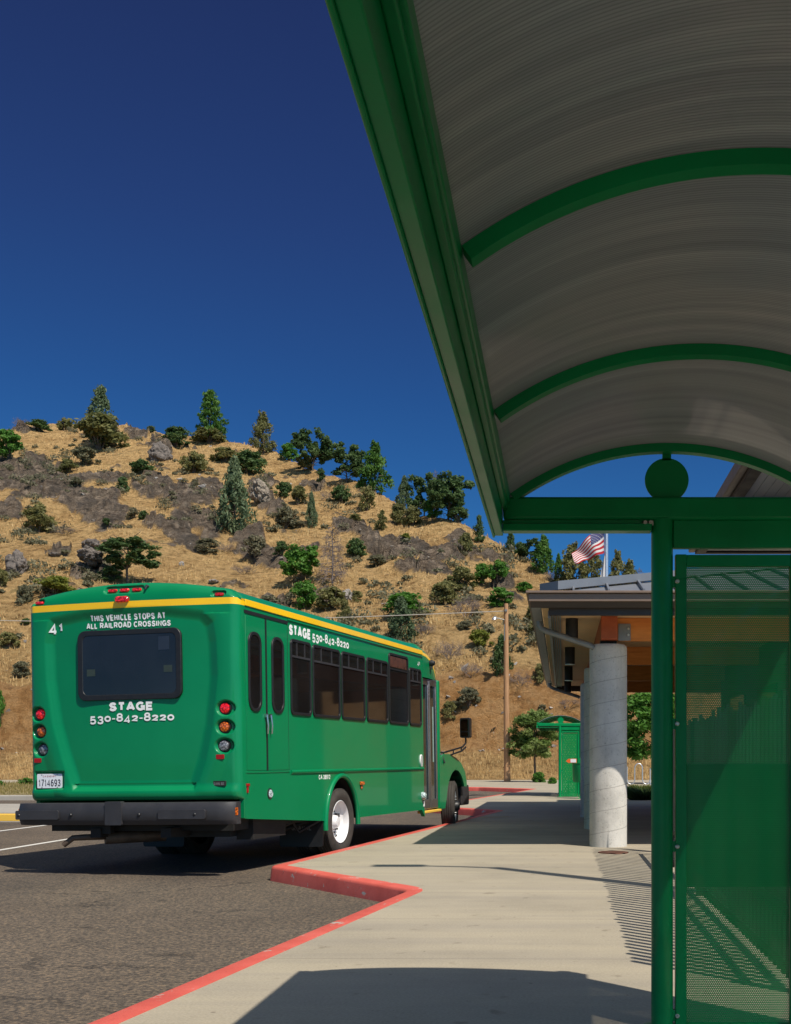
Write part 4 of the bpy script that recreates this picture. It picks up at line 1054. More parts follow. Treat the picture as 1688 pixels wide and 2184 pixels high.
# ------------------------------------------------------------------ shelters
def make_shelter(loc, sgn, bays, label, near=True):
    """origin: foot of the corner post under the middle of the arch. The shelter runs from y=0 towards sgn*y."""
    root = empty('bus_shelter', loc); tag(root, label, 'bus shelter', 'green bus shelters')
    SP = 1.11; L = SP*bays; cxr = .02; G = M['shelter_green']
    def Y(a): return sgn*a
    def ybox(mb, x0, x1, a0, a1, z0, z1):
        y0, y1 = sorted((Y(a0), Y(a1))); mb.box(x0, x1, y0, y1, z0, z1)
    Rg, Ri = 1.098, 1.062
    zc = 2.349-Ri
    # roof sheet
    th = math.asin(.652/Rg)
    mb = MB(); n = 40; vs = []
    for (rad) in (Rg, Rg+.010):
        for a in (0-.03, L+.03):
            for i in range(n+1):
                t = -th+2*th*i/n; vs.append((cxr+rad*sin(t), Y(a), zc+rad*cos(t)))
    k = n+1
    fs = [(i, i+1, k+i+1, k+i) for i in range(n)]+[(2*k+i, 3*k+i, 3*k+i+1, 2*k+i+1) for i in range(n)]
    fs += [(i, 2*k+i, 2*k+i+1, i+1) for i in range(n)]+[(k+i, k+i+1, 3*k+i+1, 3*k+i) for i in range(n)]
    fs += [(0, k, 3*k, 2*k), (n, 2*k+n, 3*k+n, k+n)]
    mb.add(vs, fs); mb.build('roof_sheet', M['polycarb'], root, smooth=60)
    # ribs
    for b in range(bays+1):
        rb = MB(); a0, a1 = b*SP-.022+(0 if b else .02), b*SP+.022+(0 if b else .02)
        if b == bays: a0, a1 = a0-.02, a1-.02
        m = 36; t2 = math.asin(.64/Rg); vs = []
        for rad in (Ri, Rg-.002):
            for a in (a0, a1):
                for i in range(m+1):
                    t = -t2+2*t2*i/m; vs.append((cxr+rad*sin(t), Y(a), zc+rad*cos(t)))
        k = m+1; fs = []
        for i in range(m):
            fs += [(i, i+1, k+i+1, k+i), (2*k+i, 3*k+i, 3*k+i+1, 2*k+i+1), (i, 2*k+i, 2*k+i+1, i+1), (k+i, k+i+1, 3*k+i+1, 3*k+i)]
        fs += [(0, k, 3*k, 2*k), (m, 2*k+m, 3*k+m, k+m)]
        rb.add(vs, fs); rb.build('roof_rib', G, root, smooth=50)
    # long beams (gutter) each side
    for s, nm in ((-1, 'eave_beam'), (1, 'eave_beam')):
        e = MB()
        def sx(a): return cxr+s*(a)
        def eb(x0, x1, z0, z1, o0=-.05, o1=.05):
            xa, xb = sorted((sx(x0), sx(x1))); ybox(e, xa, xb, o0, L+o1, z0, z1)
        eb(.672, .708, 2.024, 2.118)       # deep outer channel
        eb(.640, .700, 2.132, 2.186)
        eb(.650, .672, 2.112, 2.134)       # lip joining them
        eb(.706, .716, 2.016, 2.030)
        e.build(nm, G, root, bevel=.004)
    # end frames: stacked rails and disc
    for a in (0, L):
        d = 1 if a == 0 else -1
        f = MB(); ybox(f, cxr-.668, cxr+.668, a-.04, a+.04, 2.074, 2.167)
        f.build('end_beam', G, root, bevel=.012)
        f = MB(); ybox(f, cxr-.67, -.045, a-.015*d, a+.05*d, 2.026, 2.056)
        f.build('lower_rail', G, root, bevel=.004); f = MB(); ybox(f, cxr-.672, -.045, a+.0*d, a+.03*d, 2.060, 2.072); f.build('thin_rail', G, root); f = MB(); ybox(f, .665, cxr+.67, a-.015*d, a+.05*d, 2.026, 2.056)
        f.build('lower_rail', G, root, bevel=.004)
        dc = MB(); zc2 = 2.245
        y0 = Y(a); dc.lathe([(.0, -.006), (.0885, -.006), (.090, -.004), (.090, .004), (.0885, .006), (0, .006)], (cxr, y0-sgn*d*.012, zc2), 'y', 40)
        dc.box(cxr-.018, cxr+.018, y0-sgn*d*.012-.006, y0-sgn*d*.012+.006, 2.325, 2.358)
        dc.build('disc_ornament', G, root, smooth=40)
    # posts
    for (px, a) in ((0, 0), (.62, 0), (0, L), (.62, L)) if not near else ((0, 0), (.62, 0), (.62, L)):
        p = MB(); p.cyl((px, Y(a), 0), (px, Y(a), 2.078), .0445, n=28); p.lathe([(.08, 0), (.08, .012), (.05, .016)], (px, Y(a), 0), 'z', 24)
        po = p.build('post', G, root, smooth=50)
    # end panel frames with perforated steel
    ends = (0,) if near else (0, L)
    for a in ends:
        y = Y(a)
        ebm = MB(); ebm.box(.044, .576, y-.02, y+.02, 1.962, 2.076); ebm.build('tie_beam', G, root, bevel=.004)
        fr = MB(); t = .019
        fr.box(.053, .099, y-t, y+t, .008, 1.936); fr.box(.521, .567, y-t, y+t, .008, 1.936)
        fr.box(.099, .521, y-t, y+t, 1.887, 1.934); fr.box(.099, .521, y-t, y+t, .010, .022)
        fo = fr.build('panel_frame', G, root, bevel=.003)
        pn = MB(); pn.box(.0995, .5205, y-.0015, y+.0015, .0225, 1.8865); pn.build('perforated_panel', M['perf'], root, smooth=0)
        for z in (.055, .745, 1.245, 1.825):
            br = MB(); br.box(.030, .058, y-.016, y+.016, z-.022, z+.022); br.build('bracket', G, root, bevel=.002)
            bo = MB(); bo.lathe([(.0, -.012), (.006, -.012), (.0065, -.004), (.009, -.003), (.009, 0)], (.060, y-.0195, z), 'y', 14); bo.build('bolt', M['bolt'], root)
    if near:
        mc = MB(); mc.box(.100, .519, .012, .036, .575, 1.084); mc.build('map_case', G, root, bevel=.004)
    # back wall
    nb = bays if not near else bays
    for b in range(nb):
        a0, a1 = b*SP+.06, (b+1)*SP-.06; y0, y1 = sorted((Y(a0), Y(a1)))
        fr = MB(); x = .62; t = .016
        fr.box(x-t, x+t, y0, y0+.035, .25, 1.88); fr.box(x-t, x+t, y1-.035, y1, .25, 1.88)
        fr.box(x-t, x+t, y0+.035, y1-.035, 1.845, 1.88); fr.box(x-t, x+t, y0+.035, y1-.035, .25, .285)
        fr.build('panel_frame', G, root, bevel=.003)
        pn = MB(); pn.box(x-.0015, x+.0015, y0+.0355, y1-.0355, .2855, 1.8445); pn.build('perforated_panel', M['perf'], root, smooth=0)
        if b: p = MB(); p.cyl((x, Y(b*SP), 0), (x, Y(b*SP), 2.078), .03, n=20); p.build('post', G, root)
    if not near:
        bn = MB(); y0, y1 = sorted((Y(.25), Y(L-.25)))
        bn.box(.20, .55, y0, y1, .43, .455)
        bn.build('bench_seat', G, root, bevel=.008)
        for a in (.4, L-.4):
            lg = MB(); y = Y(a); lg.box(.24, .27, y-.015, y+.015, 0, .43); lg.box(.48, .51, y-.015, y+.015, 0, .43); lg.box(.24, .51, y-.014, y+.014, .12, .15); lg.build('bench_leg', G, root)
        # lattice infill seen low on the end panel
    return root
shelter = make_shelter((.408, 4.60, 0), -1, 5, 'near green bus shelter arching overhead with a tinted ribbed roof and perforated end panel', True)
make_shelter((-.07, 33.0, 0), 1, 3, 'small distant green bus shelter beyond the concrete columns', False)
cl = MB(); 
for dx in (0, .022): cl.lathe([(0, -.02), (.008, -.02), (.008, .0)], (-.072+dx, -.03, 2.060), 'y', 8)
cl.box(-.085, -.038, -.03, -.008, 2.052, 2.070); cl.build('beam_clamp', M['bolt'], shelter)

# ------------------------------------------------------------------ picket fence along the walk (right)
fn_ = empty('metal_fence', (1.10, 5.3, 0)); tag(fn_, 'dark metal picket fence standing along the walk behind the shelter panel', 'fence')
fr = MB()
for z in (.10, .38): fr.box(-.018, .018, 0, 7.55, z-.02, z+.02)
fr.build('rail', M['under'], fn_, bevel=.003)
k = 0; y = .05
yy = -.06
for i in range(52):
    pk = MB(); yy += .112+.078*i/52; hh = 1.42+random.uniform(-.02, .05); pk.box(-.011, .011, yy-.021, yy+.021, .04, hh); pk.build('picket', M['under'], fn_, smooth=0)
for yy in (0, 3.77, 7.58):
    pp = MB(); pp.box(-.02, .02, yy-.02, yy+.02, 0, .5); pp.build('fence_post', M['under'], fn_, smooth=0)

# ------------------------------------------------------------------ canopy building
cb = empty('canopy_building', (-.38, 12.6, 0)); tag(cb, 'brown eaved transit canopy on round concrete columns with a grey metal roof', 'building')
ox, oy = -.38, 12.6
def cbuild(mb, name, m, **k):
    mb.v = [(x-ox, y-oy, z) for x, y, z in mb.v]; return mb.build(name, m, cb, **k)
XR, YF = 4.55, 27.5
f = MB()
f.box(-.39, XR, 12.98, 13.10, 2.925, 3.015); f.box(-.39, -.27, 13.10, YF, 2.925, 3.015); f.box(-.39, XR, YF, YF+.12, 2.925, 3.015)
cbuild(f, 'fascia', M['brown_metal'], bevel=.006)
f = MB(); f.box(-.42, XR, 12.94, 13.10, 3.018, 3.045); f.box(-.42, -.27, 13.10, YF, 3.018, 3.045); cbuild(f, 'gutter_lip', M['brown_metal'], bevel=.004)
f = MB(); f.prism([(13.01, 2.923), (13.14, 2.923), (13.14, 2.866), (13.07, 2.866)], -.37, XR, 'yz'); cbuild(f, 'gutter_underside', M['dark_brown'])
f = MB(); f.box(-.16, XR, 13.16, 13.24, 2.79, 2.876); cbuild(f, 'eave_board', M['dark_brown'])
f = MB(); f.box(-.16, XR, YF-.3, YF-.2, 2.75, 2.876); cbuild(f, 'eave_board', M['dark_brown'])
f = MB(); f.box(-.365, -.25, 13.10, YF, 2.862, 2.924); cbuild(f, 'side_gutter', M['galv'], bevel=.008)
f = MB(); f.box(-.17, -.135, 13.26, YF-.3, 2.77, 2.85)
for i in range(4): f.box(-.125+i*.03, -.110+i*.03, 13.3, YF-.3, 2.845, 2.866)
cbuild(f, 'soffit_vent', M['galv'])
f = MB(); f.box(-.24, XR, 13.12, YF, 2.878, 2.89); cbuild(f, 'soffit', M['soffit'], smooth=0)
# hip roof
zf = 3.045; sl = .25
def rz(t): return zf+sl*t
f = MB()
A, B, Cc = (-.22, 13.1, zf), (XR, 13.1, zf), (XR, 13.1+4.88, rz(4.88))
Dd = (-.22, YF, zf); Ee = (XR, YF-4.88, rz(4.88))
f.add([A, B, Cc, Dd, Ee, (XR, YF, zf)], [(0, 1, 2), (0, 2, 4, 3), (3, 4, 5)])
cbuild(f, 'roof', M['roof_grey'], smooth=0)
for i in range(1, 12):
    x = -.33+.412*i+.05
    t = x+.33; s_ = MB(); w = .012
    if t > 4.7: break
    s_.prism([(13.11, zf+.0), (13.11, zf+.045), (13.1+t-.02, rz(t)+.045), (13.1+t-.02, rz(t))], x-w, x+w, 'yz'); cbuild(s_, 'roof_seam', M['roof_grey'], smooth=0)
hc = MB(); pth = []
for t in (.17, 4.88):
    for (dx, dz) in ((-.11, 0), (.11, 0)):
        pth.append((-.33+t+dx, 13.12+t-dx*1.0, rz(t)+.004)); pth.append((-.33+t+dx, 13.12+t-dx, rz(t)+.105))
hc.add(pth, [(0, 1, 3, 2), (4, 6, 7, 5), (0, 4, 5, 1), (2, 3, 7, 6), (1, 5, 7, 3), (0, 2, 6, 4)]); cbuild(hc, 'hip_cap', M['roof_grey'], smooth=0)
# columns
for i in range(3):
    c = MB(); y = 14.28+3.63*i; h = 2.55
    c.lathe([(.238, 0), (.238, h-.05), (.232, h-.02), (.215, h), (0, h)], (0, 0, 0), 'z', 48)
    o = c.build('column', M['column'], cb, smooth=40); o.location = (.583-ox, y-oy, 0)
    bb = MB(); bb.box(.48, .685, y-.1, y+.1, 2.551, 2.592); cbuild(bb, 'bearing_plate', M['under'])
    d = MB(); d.lathe([(.079, 2.604), (.079, 2.876)], (.12, y-.08, 0), 'z', 28)
    dl = cbuild(d, 'downlight', M['under'], smooth=40)
    r = MB(); r.lathe([(.066, 2.601), (.079, 2.601), (.0795, 2.608)], (.12, y-.08, 0), 'z', 28); cbuild(r, 'downlight_trim', M['alu'])
d = MB(); d.lathe([(.079, 2.604), (.079, 2.876)], (.12, 25.1, 0), 'z', 28); cbuild(d, 'downlight', M['under'])
f = MB(); f.box(.48, .685, 13.93, 26.9, 2.594, 2.876); cbuild(f, 'beam_lengthwise', M['glulam_end'], bevel=.006)
for i in range(4):
    y = 14.18+3.63*i; f = MB(); f.box(.688, XR, y-.07, y+.07, 2.594, 2.875); cbuild(f, 'beam_crosswise', M['glulam'], bevel=.006)
f = MB(); f.box(.70, .855, 14.085, 14.105, 2.588, 2.80); cbuild(f, 'joint_plate', M['galv'])
for z in (2.66, 2.735): b_ = MB(); b_.lathe([(0, -.02), (.014, -.018), (.016, 0)], (.825, 14.085, z), 'y', 12); cbuild(b_, 'plate_bolt', M['bolt'])
for y in (14.15, 25.6):
    f = MB(); f.tube([(-.29, y, 2.84), (-.29, y, 2.79), (-.26, y, 2.745), (-.20, y, 2.715), (.36, y, 2.53), (.40, y, 2.50)], .038, 14); cbuild(f, 'downspout', M['galv'], smooth=60)
# wall under the canopy, back to the right
f = MB(); f.box(3.1, 3.25, 15.0, 22.0, 0, 2.865); cbuild(f, 'wall', M['siding'], smooth=0)
for y in (16.2, 19.0):
    f = MB(); f.box(3.07, 3.10, y, y+1.5, .9, 2.2); w_ = cbuild(f, 'window', M['tinted'])

# high hall behind
hb = empty('transit_hall', (3.2, 18, 0)); tag(hb, 'tall transit hall with pale boarded eaves rising at the right behind the shelter', 'building')
def hbuild(mb, name, m, **k):
    mb.v = [(x-3.2, y-18, z) for x, y, z in mb.v]; return mb.build(name, m, hb, **k)
f = MB(); f.box(3.05, 3.2, 18, 27.2, 6.1, 6.36); hbuild(f, 'gutter', M['brown_metal'], bevel=.02)
f = MB(); f.box(3.2, 3.42, 18, 26.95, 6.02, 6.16); f.box(3.2, 9, 26.95, 27.15, 6.05, 6.36); hbuild(f, 'fascia', M['dark_brown'], bevel=.01)
for i in range(22):
    f = MB(); x = 3.43+i*.20; f.box(x, x+.19, 18, 26.94, 6.10, 6.13); hbuild(f, 'soffit_board', M['soffit_light'], smooth=0)
f = MB(); f.box(3.1, 9, 18, 27.1, 6.362, 6.42); hbuild(f, 'roof', M['roof_grey'], smooth=0)
f = MB(); f.box(5.2, 9, 18.5, 25.5, 0, 6.1); hbuild(f, 'wall', M['siding'], smooth=0)
for y in (21.5, 24.2):
    f = MB(); f.box(3.5, 4.3, y, y+.22, 5.92, 6.099); f.box(3.46, 3.66, y-.04, y+.26, 5.78, 5.98); hbuild(f, 'eave_bracket', M['dark_brown'], bevel=.01)

# ------------------------------------------------------------------ flagpole and flags
fx, fy = 1.37, 35.0
fp = empty('flagpole', (fx, fy, 0)); tag(fp, 'shiny metal flagpole rising behind the canopy roof', 'flagpole')
q = MB(); q.lathe([(.075, 0), (.056, 8.6), (.05, 8.66), (0, 8.66)], (0, 0, 0), 'z', 20); q.build('pole', M['alu'], fp)
q = MB(); q.lathe([(0, 8.66), (.05, 8.68), (.07, 8.74), (.05, 8.80), (0, 8.82)], (0, 0, 0), 'z', 16); q.build('finial', M['bolt'], fp)
def D3(ix, iy, y): return Vector(((ix-1200)/2400*y, y, EYE+(1620-iy)/2400*y))
H0, H1 = D3(1289, 1102, fy), D3(1289, 1180, fy)
F0, F1 = D3(1219.5, 1185, fy), D3(1227, 1208, fy)
def flagP(u, v, off=0):
    a = H0.lerp(H1, v); b = F0.lerp(F1, v)
    p = a.lerp(b, u); sag = sin(pi*u)
    p = p+Vector((-.03*sag, .10*sin(u*9+v*3)*min(1, u*4)-.3*u, -.10*sag*(1-v)+.02*sin(u*14+v*5)*min(1, u*3)))
    return p+Vector((0, -off, 0))
us_ = tag(MB().build('tmp', M['flag_red']), 'x') if False else None
fl = MB(); nu, nv = 50, 39
for i in range(nu+1):
    for j in range(nv+1): fl.v.append(tuple(flagP(i/nu, j/nv)))
for i in range(nu):
    for j in range(nv):
        stripe = int(j/3); mi = 2 if (stripe < 7 and i < .4*nu) else stripe % 2
        a = i*(nv+1)+j; fl.f.append((a, a+nv+1, a+nv+2, a+1)); fl.m.append(mi)
flag = fl.build('flag', [M['flag_red'], M['flag_white'], M['flag_blue']], smooth=60, fix=False)
tag(flag, 'red and white striped flag with a starred blue canton flying from the pole', 'flag')
st = MB()
for row in range(9):
    for c in range(6 if row % 2 == 0 else 5):
        u = .4*(c+.5+(0 if row % 2 == 0 else .5))/6; v = 7/13*(row+.6)/9.2; ps = []
        for k in range(10):
            rr_ = .020 if k % 2 == 0 else .009; ps.append(flagP(u+rr_*.55*sin(k*pi/5), v-rr_*.9*cos(k*pi/5), .012))
        st.add(ps, [tuple(range(10))])
st.build('stars', M['flag_white'], flag, smooth=0, fix=False)
w2 = MB(); pts = []
for i in range(9):
    for j in range(13):
        u, v = i/8, j/12; a = D3(1291.5, 1186+v*60, fy); wd = .03+.19*v*(1-.2*v)
        pts.append(tuple(a+Vector((-wd*u, -.05+.05*sin(u*8+v*2)*u, 0))))
w2.add(pts, [(i*13+j, (i+1)*13+j, (i+1)*13+j+1, i*13+j+1) for i in range(8) for j in range(12)])
tag(w2.build('flag', M['flag_white'], smooth=60, fix=False), 'limp white flag hanging under the striped one', 'flag')

# ------------------------------------------------------------------ utility pole, cable, lamp
ux, uy = -2.72, 55.0
up = empty('utility_pole', (ux, uy, 0)); tag(up, 'tall brown wooden utility pole with a small lamp near its top', 'utility pole')
q = MB(); q.tube([(-.03, 0, 8.72), (-.02, 0, 5), (0, 0, 2), (0.03, 0, -.05)], [.105, .13, .15, .165], 16); q.build('pole', M['pole_wood'], up, smooth=50)
q = MB(); q.tube([(-.05, -.05, 7.9), (-.35, -.1, 7.98), (-.52, -.15, 8.0)], .022, 8); ar_ = q.build('lamp_arm', M['galv'], up)
q = MB(); q.lathe([(0, .05), (.06, .045), (.10, .0), (.12, -.06), (.09, -.10), (0, -.11)], (-.60, -.15, 7.98), 'z', 16); q.box(-.62, -.50, -.19, -.11, 7.97, 8.07); q.build('lamp_head', M['alu'], up)
q = MB(); q.tube([(-.10, -.13, 7.7), (-.10, -.14, 6.9)], .02, 6); q.build('conduit', M['galv'], up)
q = MB(); q.box(-.09, .03, -.17, .15, 8.32, 8.42); q.build('cable_clamp', M['galv'], up)
cbm = MB(); pa = Vector((ux-.02, uy, 8.36)); pb = Vector((-46, 66, 9.75)); path = [pa.lerp(pb, i/40)-Vector((0, 0, .55*sin(pi*i/40))) for i in range(41)]
cbm.tube(path, .022, 5); tag(cbm.build('overhead_cable', M['cable']), 'thin pale overhead cable stretched left from the wooden pole', 'cable')
# tall lamp whose shadow crosses the walk
lp = empty('street_lamp', (2.86, 7.55, 0)); tag(lp, 'tall slender street lamp whose shadow crosses the walk, outside the picture', 'street lamp')
q = MB(); q.tube([(0, 0, 0), (0, 0, 4.6), (0, 0, 7.0)], [.12, .105, .085], 12); q.build('pole', M['under'], lp)
q = MB(); q.tube([(0, 0, 6.98), (-.35, .12, 7.03), (-.8, .22, 7.02)], .045, 8); q.build('arm', M['under'], lp)
q = MB(); q.box(-1.28, -.75, .12, .34, 6.98, 7.07); q.build('lamp_head', M['under'], lp, bevel=.02)

# ------------------------------------------------------------------ bin, box, bike rack, cover plate, spiky plant
tb = empty('litter_bin', (.58, 31.6, 0)); tag(tb, 'green round litter bin on a pedestal in front of the distant shelter', 'litter bin')
q = MB(); q.lathe([(0, .46), (.27, .46), (.285, .50), (.30, .93), (.305, .97), (.29, .97), (.27, .95)], (0, 0, 0), 'z', 32); q.build('body', M['shelter_green'], tb)
q = MB(); q.lathe([(.30, .972), (.315, .985), (.315, 1.0), (.1, 1.01), (0, 1.01)], (0, 0, 0), 'z', 32); q.box(-.14, .2, -.16, .16, 1.012, 1.14); q.build('lid', M['shelter_green'], tb)
q = MB(); q.box(-.10, -.05, -.03, .03, 0, .46); q.box(.05, .10, -.03, .03, 0, .46); q.box(-.16, .16, -.1, .1, 0, .02); q.build('pedestal', M['shelter_green'], tb)
bx = empty('carton', (.27, 31.5, 1.003)); tag(bx, 'orange carton with a white label lying on the bin edge', 'box')
q = MB(); q.prism([(-.17, .05), (-.10, .0), (.13, .0), (.13, .12), (-.10, .115)], -.08, .08, 'xz'); q.build('box_body', M['orange'], bx)
q = MB(); q.box(-.04, .115, -.084, -.081, .012, .108); q.build('label', M['plate'], bx)
br = empty('bike_rack', (3.05, 48.0, 0)); tag(br, 'wavy grey metal bike rack between the concrete column and the shelter post', 'bike rack')
pth = [(-.62, 0, 0), (-.62, 0, .7)]; x = -.62
for i in range(4):
    for k in range(1, 9): pth.append((x+.165-.165*cos(pi*k/8), 0, (.72+.2*sin(pi*k/8)) if i % 2 == 0 else (.24-.2*sin(pi*k/8))))
    x += .33
    pth.append((x, 0, .24 if i % 2 == 0 else .72))
pth.append((x, 0, 0))
q = MB(); q.tube(pth, .026, 10); q.build('tube', M['alu'], br, smooth=60)
for xx in (-.62, x): q = MB(); q.lathe([(.07, 0), (.07, .012), (.03, .016)], (xx, 0, 0), 'z', 16); q.build('foot', M['alu'], br)
q = MB(); pl_ = circ(0, 0, .18, 28, rz=.2); q.prism(pl_, 0, .008, 'xy'); cv = q.build('access_cover', M['rust'], None, smooth=30); cv.location = (.60, 13.25, .001)
tag(cv, 'rusty round access cover set in the walk by the concrete column', 'manhole cover')
# spiky plant behind the fence; its shadow falls on the column
sp_ = empty('spiky_plant', (1.30, 13.20, 0)); tag(sp_, 'spiky leaved plant whose shadow falls on the concrete column foot', 'plant')
rr = random.Random(4)
q = MB()
for (a, h, l) in ((0.2, 1.5, .10), (1.6, 1.75, .05), (2.7, 1.68, .22), (4.0, 1.35, .3), (5.2, 1.1, .3), (3.3, 1.4, .3)):
    dx, dy = cos(a)*l, sin(a)*l; n = Vector((-sin(a), cos(a), 0))*.022; n = Vector((.02, .012, 0))
    P0 = Vector((0, 0, 0)); P1 = Vector((dx*.35, dy*.35, h*.5)); P2 = Vector((dx, dy, h*(.95 if l < .3 else .75)))
    q.add([P0-n, P0+n, P1+n*1.3, P2, P1-n*1.3], [(0, 1, 2, 3, 4)])
q.build('leaves', F['juniper'], sp_, smooth=0)
# ------------------------------------------------------------------ the bus
# local frame: x to the bus's right, y forward, z up from the road; y=0 is the rear face
bus = empty('shuttle_bus', (-4.633, 12.157, R0-.012), (0, radians(-.85), -radians(11.77)))
tag(bus, 'green shuttle bus with a yellow roof stripe and dark windows standing at the red kerb', 'bus')
BG = M['bus_green']; HW = 1.26
def pb(mb, name, m, **k): return mb.build(name, m, k.pop('parent', bus), **k)

# --- rear cap
def ztop(x):
    a = abs(x); z = 3.172-.105*(a/1.12)**2
    if a > 1.10: z -= .095*((a-1.10)/.16)**2
    return z
REC = [(-.95, 2.80), (-.54, 2.86), (0, 2.875), (.45, 2.865), (.86, 2.81), (.97, 2.70), (1.0, 2.5), (1.01, 2.14), (.95, 1.61), (.87, 1.25), (.76, .94), (-.67, .94), (-.80, 1.3), (-.91, 1.65), (-.99, 2.14), (-1.0, 2.55)]
def sdist(px, pz, poly_):
    d = 1e9; ins = False; n = len(poly_)
    for i in range(n):
        ax, az = poly_[i]; bx, bz = poly_[(i+1) % n]
        ex, ez = bx-ax, bz-az; wx, wz = px-ax, pz-az; t = max(0, min(1, (wx*ex+wz*ez)/(ex*ex+ez*ez)))
        d = min(d, (wx-ex*t)**2+(wz-ez*t)**2)
        if (az > pz) != (bz > pz) and px < (bx-ax)*(pz-az)/(bz-az)+ax: ins = not ins
    return sqrt(d)*(1 if ins else -1)
LIGHTS = [(-1.115, 1.775, 'lens_red'), (-1.105, 1.583, 'lens_amber'), (-1.085, 1.385, 'lens_clear'), (1.100, 1.790, 'lens_red'), (1.092, 1.592, 'lens_amber'), (1.082, 1.392, 'lens_clear')]
def ysurf(x, z, cups=True):
    a = abs(x)
    y = -.075*(1-(a/1.26)**2)-.0
    if a > 1.17: y += .09*(1-sqrt(max(0, 1-((a-1.17)/.09)**2)))
    zt = ztop(x)
    if z > 2.965: t = (z-2.965)/(max(.02, zt-2.965)); y += .10*(1-sqrt(max(0, 1-min(1, t)**2)))
    if z < .92: t = (.92-z)/.10; y += .05*(1-sqrt(max(0, 1-min(1, t)**2)))
    d = sdist(x, z, REC)
    w = .085 if (z > 1.0) else .035
    y += (.040-.008*sm(2.3, 2.75, z))*sm(-w*.5, w*1.1, d)
    # the flanks beside the recess roll outwards
    if -.25 < d < 0 and z < 2.8: y -= .012*sin(pi*min(1, -d/.25))
    y -= .02*sm(1.00, .90, z)*sm(.80, .86, z)      # lower ledge
    if cups:
        for lx, lz, _ in LIGHTS:
            s = -1 if lx < 0 else 1
            dd = sqrt(((x-lx-s*.018)/.108)**2+((z-lz)/.088)**2); y += .045*(1-sm(.72, 1.0, dd))
        for lx, lz in ((-1.115, 3.005), (1.05, 3.008)):
            dd = max(0, abs(x-lx)-.045); dd = sqrt(dd*dd+(z-lz)**2); y += .035*(1-sm(.026, .040, dd))
        dd = max(0, abs(x+.04)-.20); dd = sqrt(dd*dd+(z-3.095)**2); y += .03*(1-sm(.030, .046, dd))
        dd = max(abs(x+.99)-.20, abs(z-1.045)-.105); y += .03*(1-sm(-.022, .0, dd))
    return y
NX = 300; xs = [-HW+2*HW*i/NX for i in range(NX+1)]
zrows = [('f', .82+(2.895-.82)*j/235) for j in range(236)]+[('f', 2.895+.07*j/8) for j in range(1, 9)]+[('t', j/30) for j in range(1, 31)]
rv = []; 
for kind, q in zrows:
    for x in xs:
        z = q if kind == 'f' else 2.965+(ztop(x)-2.965)*q
        z = min(z, ztop(x)) if kind == 'f' else z
        rv.append((x, ysurf(x, z), z))
n1 = NX+1; NR = len(zrows); mb = MB(); mb.v = rv
for j in range(NR-1):
    mi = 1 if 235 <= j < 243 else 0
    for i in range(NX): mb.f.append((j*n1+i, j*n1+i+1, (j+1)*n1+i+1, (j+1)*n1+i)); mb.m.append(mi)
# skirt that joins the body
border = [j*n1 for j in range(NR)]+[(NR-1)*n1+i for i in range(1, n1)]+[j*n1+NX for j in range(NR-2, -1, -1)]
base = len(mb.v)
for b in border: x, y, z = mb.v[b]; mb.v.append((x, .16, z))
for i in range(len(border)-1):
    a, b = border[i], border[i+1]; z = .5*(mb.v[a][2]+mb.v[b][2])
    mb.f.append((a, b, base+i+1, base+i)); mb.m.append(1 if (2.895 < z < 2.966 and abs(mb.v[a][0]) > 1.25) else 0)
b0 = len(mb.v); mb.v += [(x, .16, .82) for x in xs]
for i in range(NX): mb.f.append((i, b0+i, b0+i+1, i+1)); mb.m.append(0)
pb(mb, 'rear_cap', [BG, M['bus_yellow']], smooth=50, fix=True)
def on_rear(off=.007):
    return lambda a, b: (a, ysurf(a, b, False)-off, b)

# rear window
def ring(outer, inner, d0, d1, fn):   # extruded ring following the rear surface
    mb = MB(); n = len(outer); vs = [fn(p, d0) for p in outer]+[fn(p, d1) for p in outer]+[fn(p, d1) for p in inner]+[fn(p, d0) for p in inner]
    for i in range(n):
        j = (i+1) % n
        mb.f += [(i, j, n+j, n+i), (n+i, n+j, 2*n+j, 2*n+i), (2*n+i, 2*n+j, 3*n+j, 3*n+i)]; mb.m += [0]*3
    mb.v = [tuple(v) for v in vs]; return mb
rwo = rrect(-.61, .625, 1.905, 2.665, .09, 6); rwi = rrect(-.548, .563, 1.965, 2.607, .06, 6)
def rs(p, d): return (p[0], -.043-d, p[1])
fr = pb(ring(rwo, rwi, -.03, .010, rs), 'rear_window_frame', M['black_rubber'], smooth=40, bevel=.006)
gl = MB(); gl.prism(rwi, -.0485, -.038, 'xz'); g_ = pb(gl, 'rear_window', M['tinted_rear'], smooth=0)
for (x, z) in ((-.50, 2.17), (.42, 2.19)):
    s_ = MB(); s_.box(x, x+.10, -.0510, -.0490, z, z+.075); s_.build('window_sticker', simple('faded_sticker', (.028, .042, .034), .5), g_, smooth=0)
s_ = MB(); s_.box(.36, .49, -.0510, -.0490, 2.43, 2.575); s_.build('window_sticker', simple('blue_sticker', (.016, .026, .045), .5), g_, smooth=0)

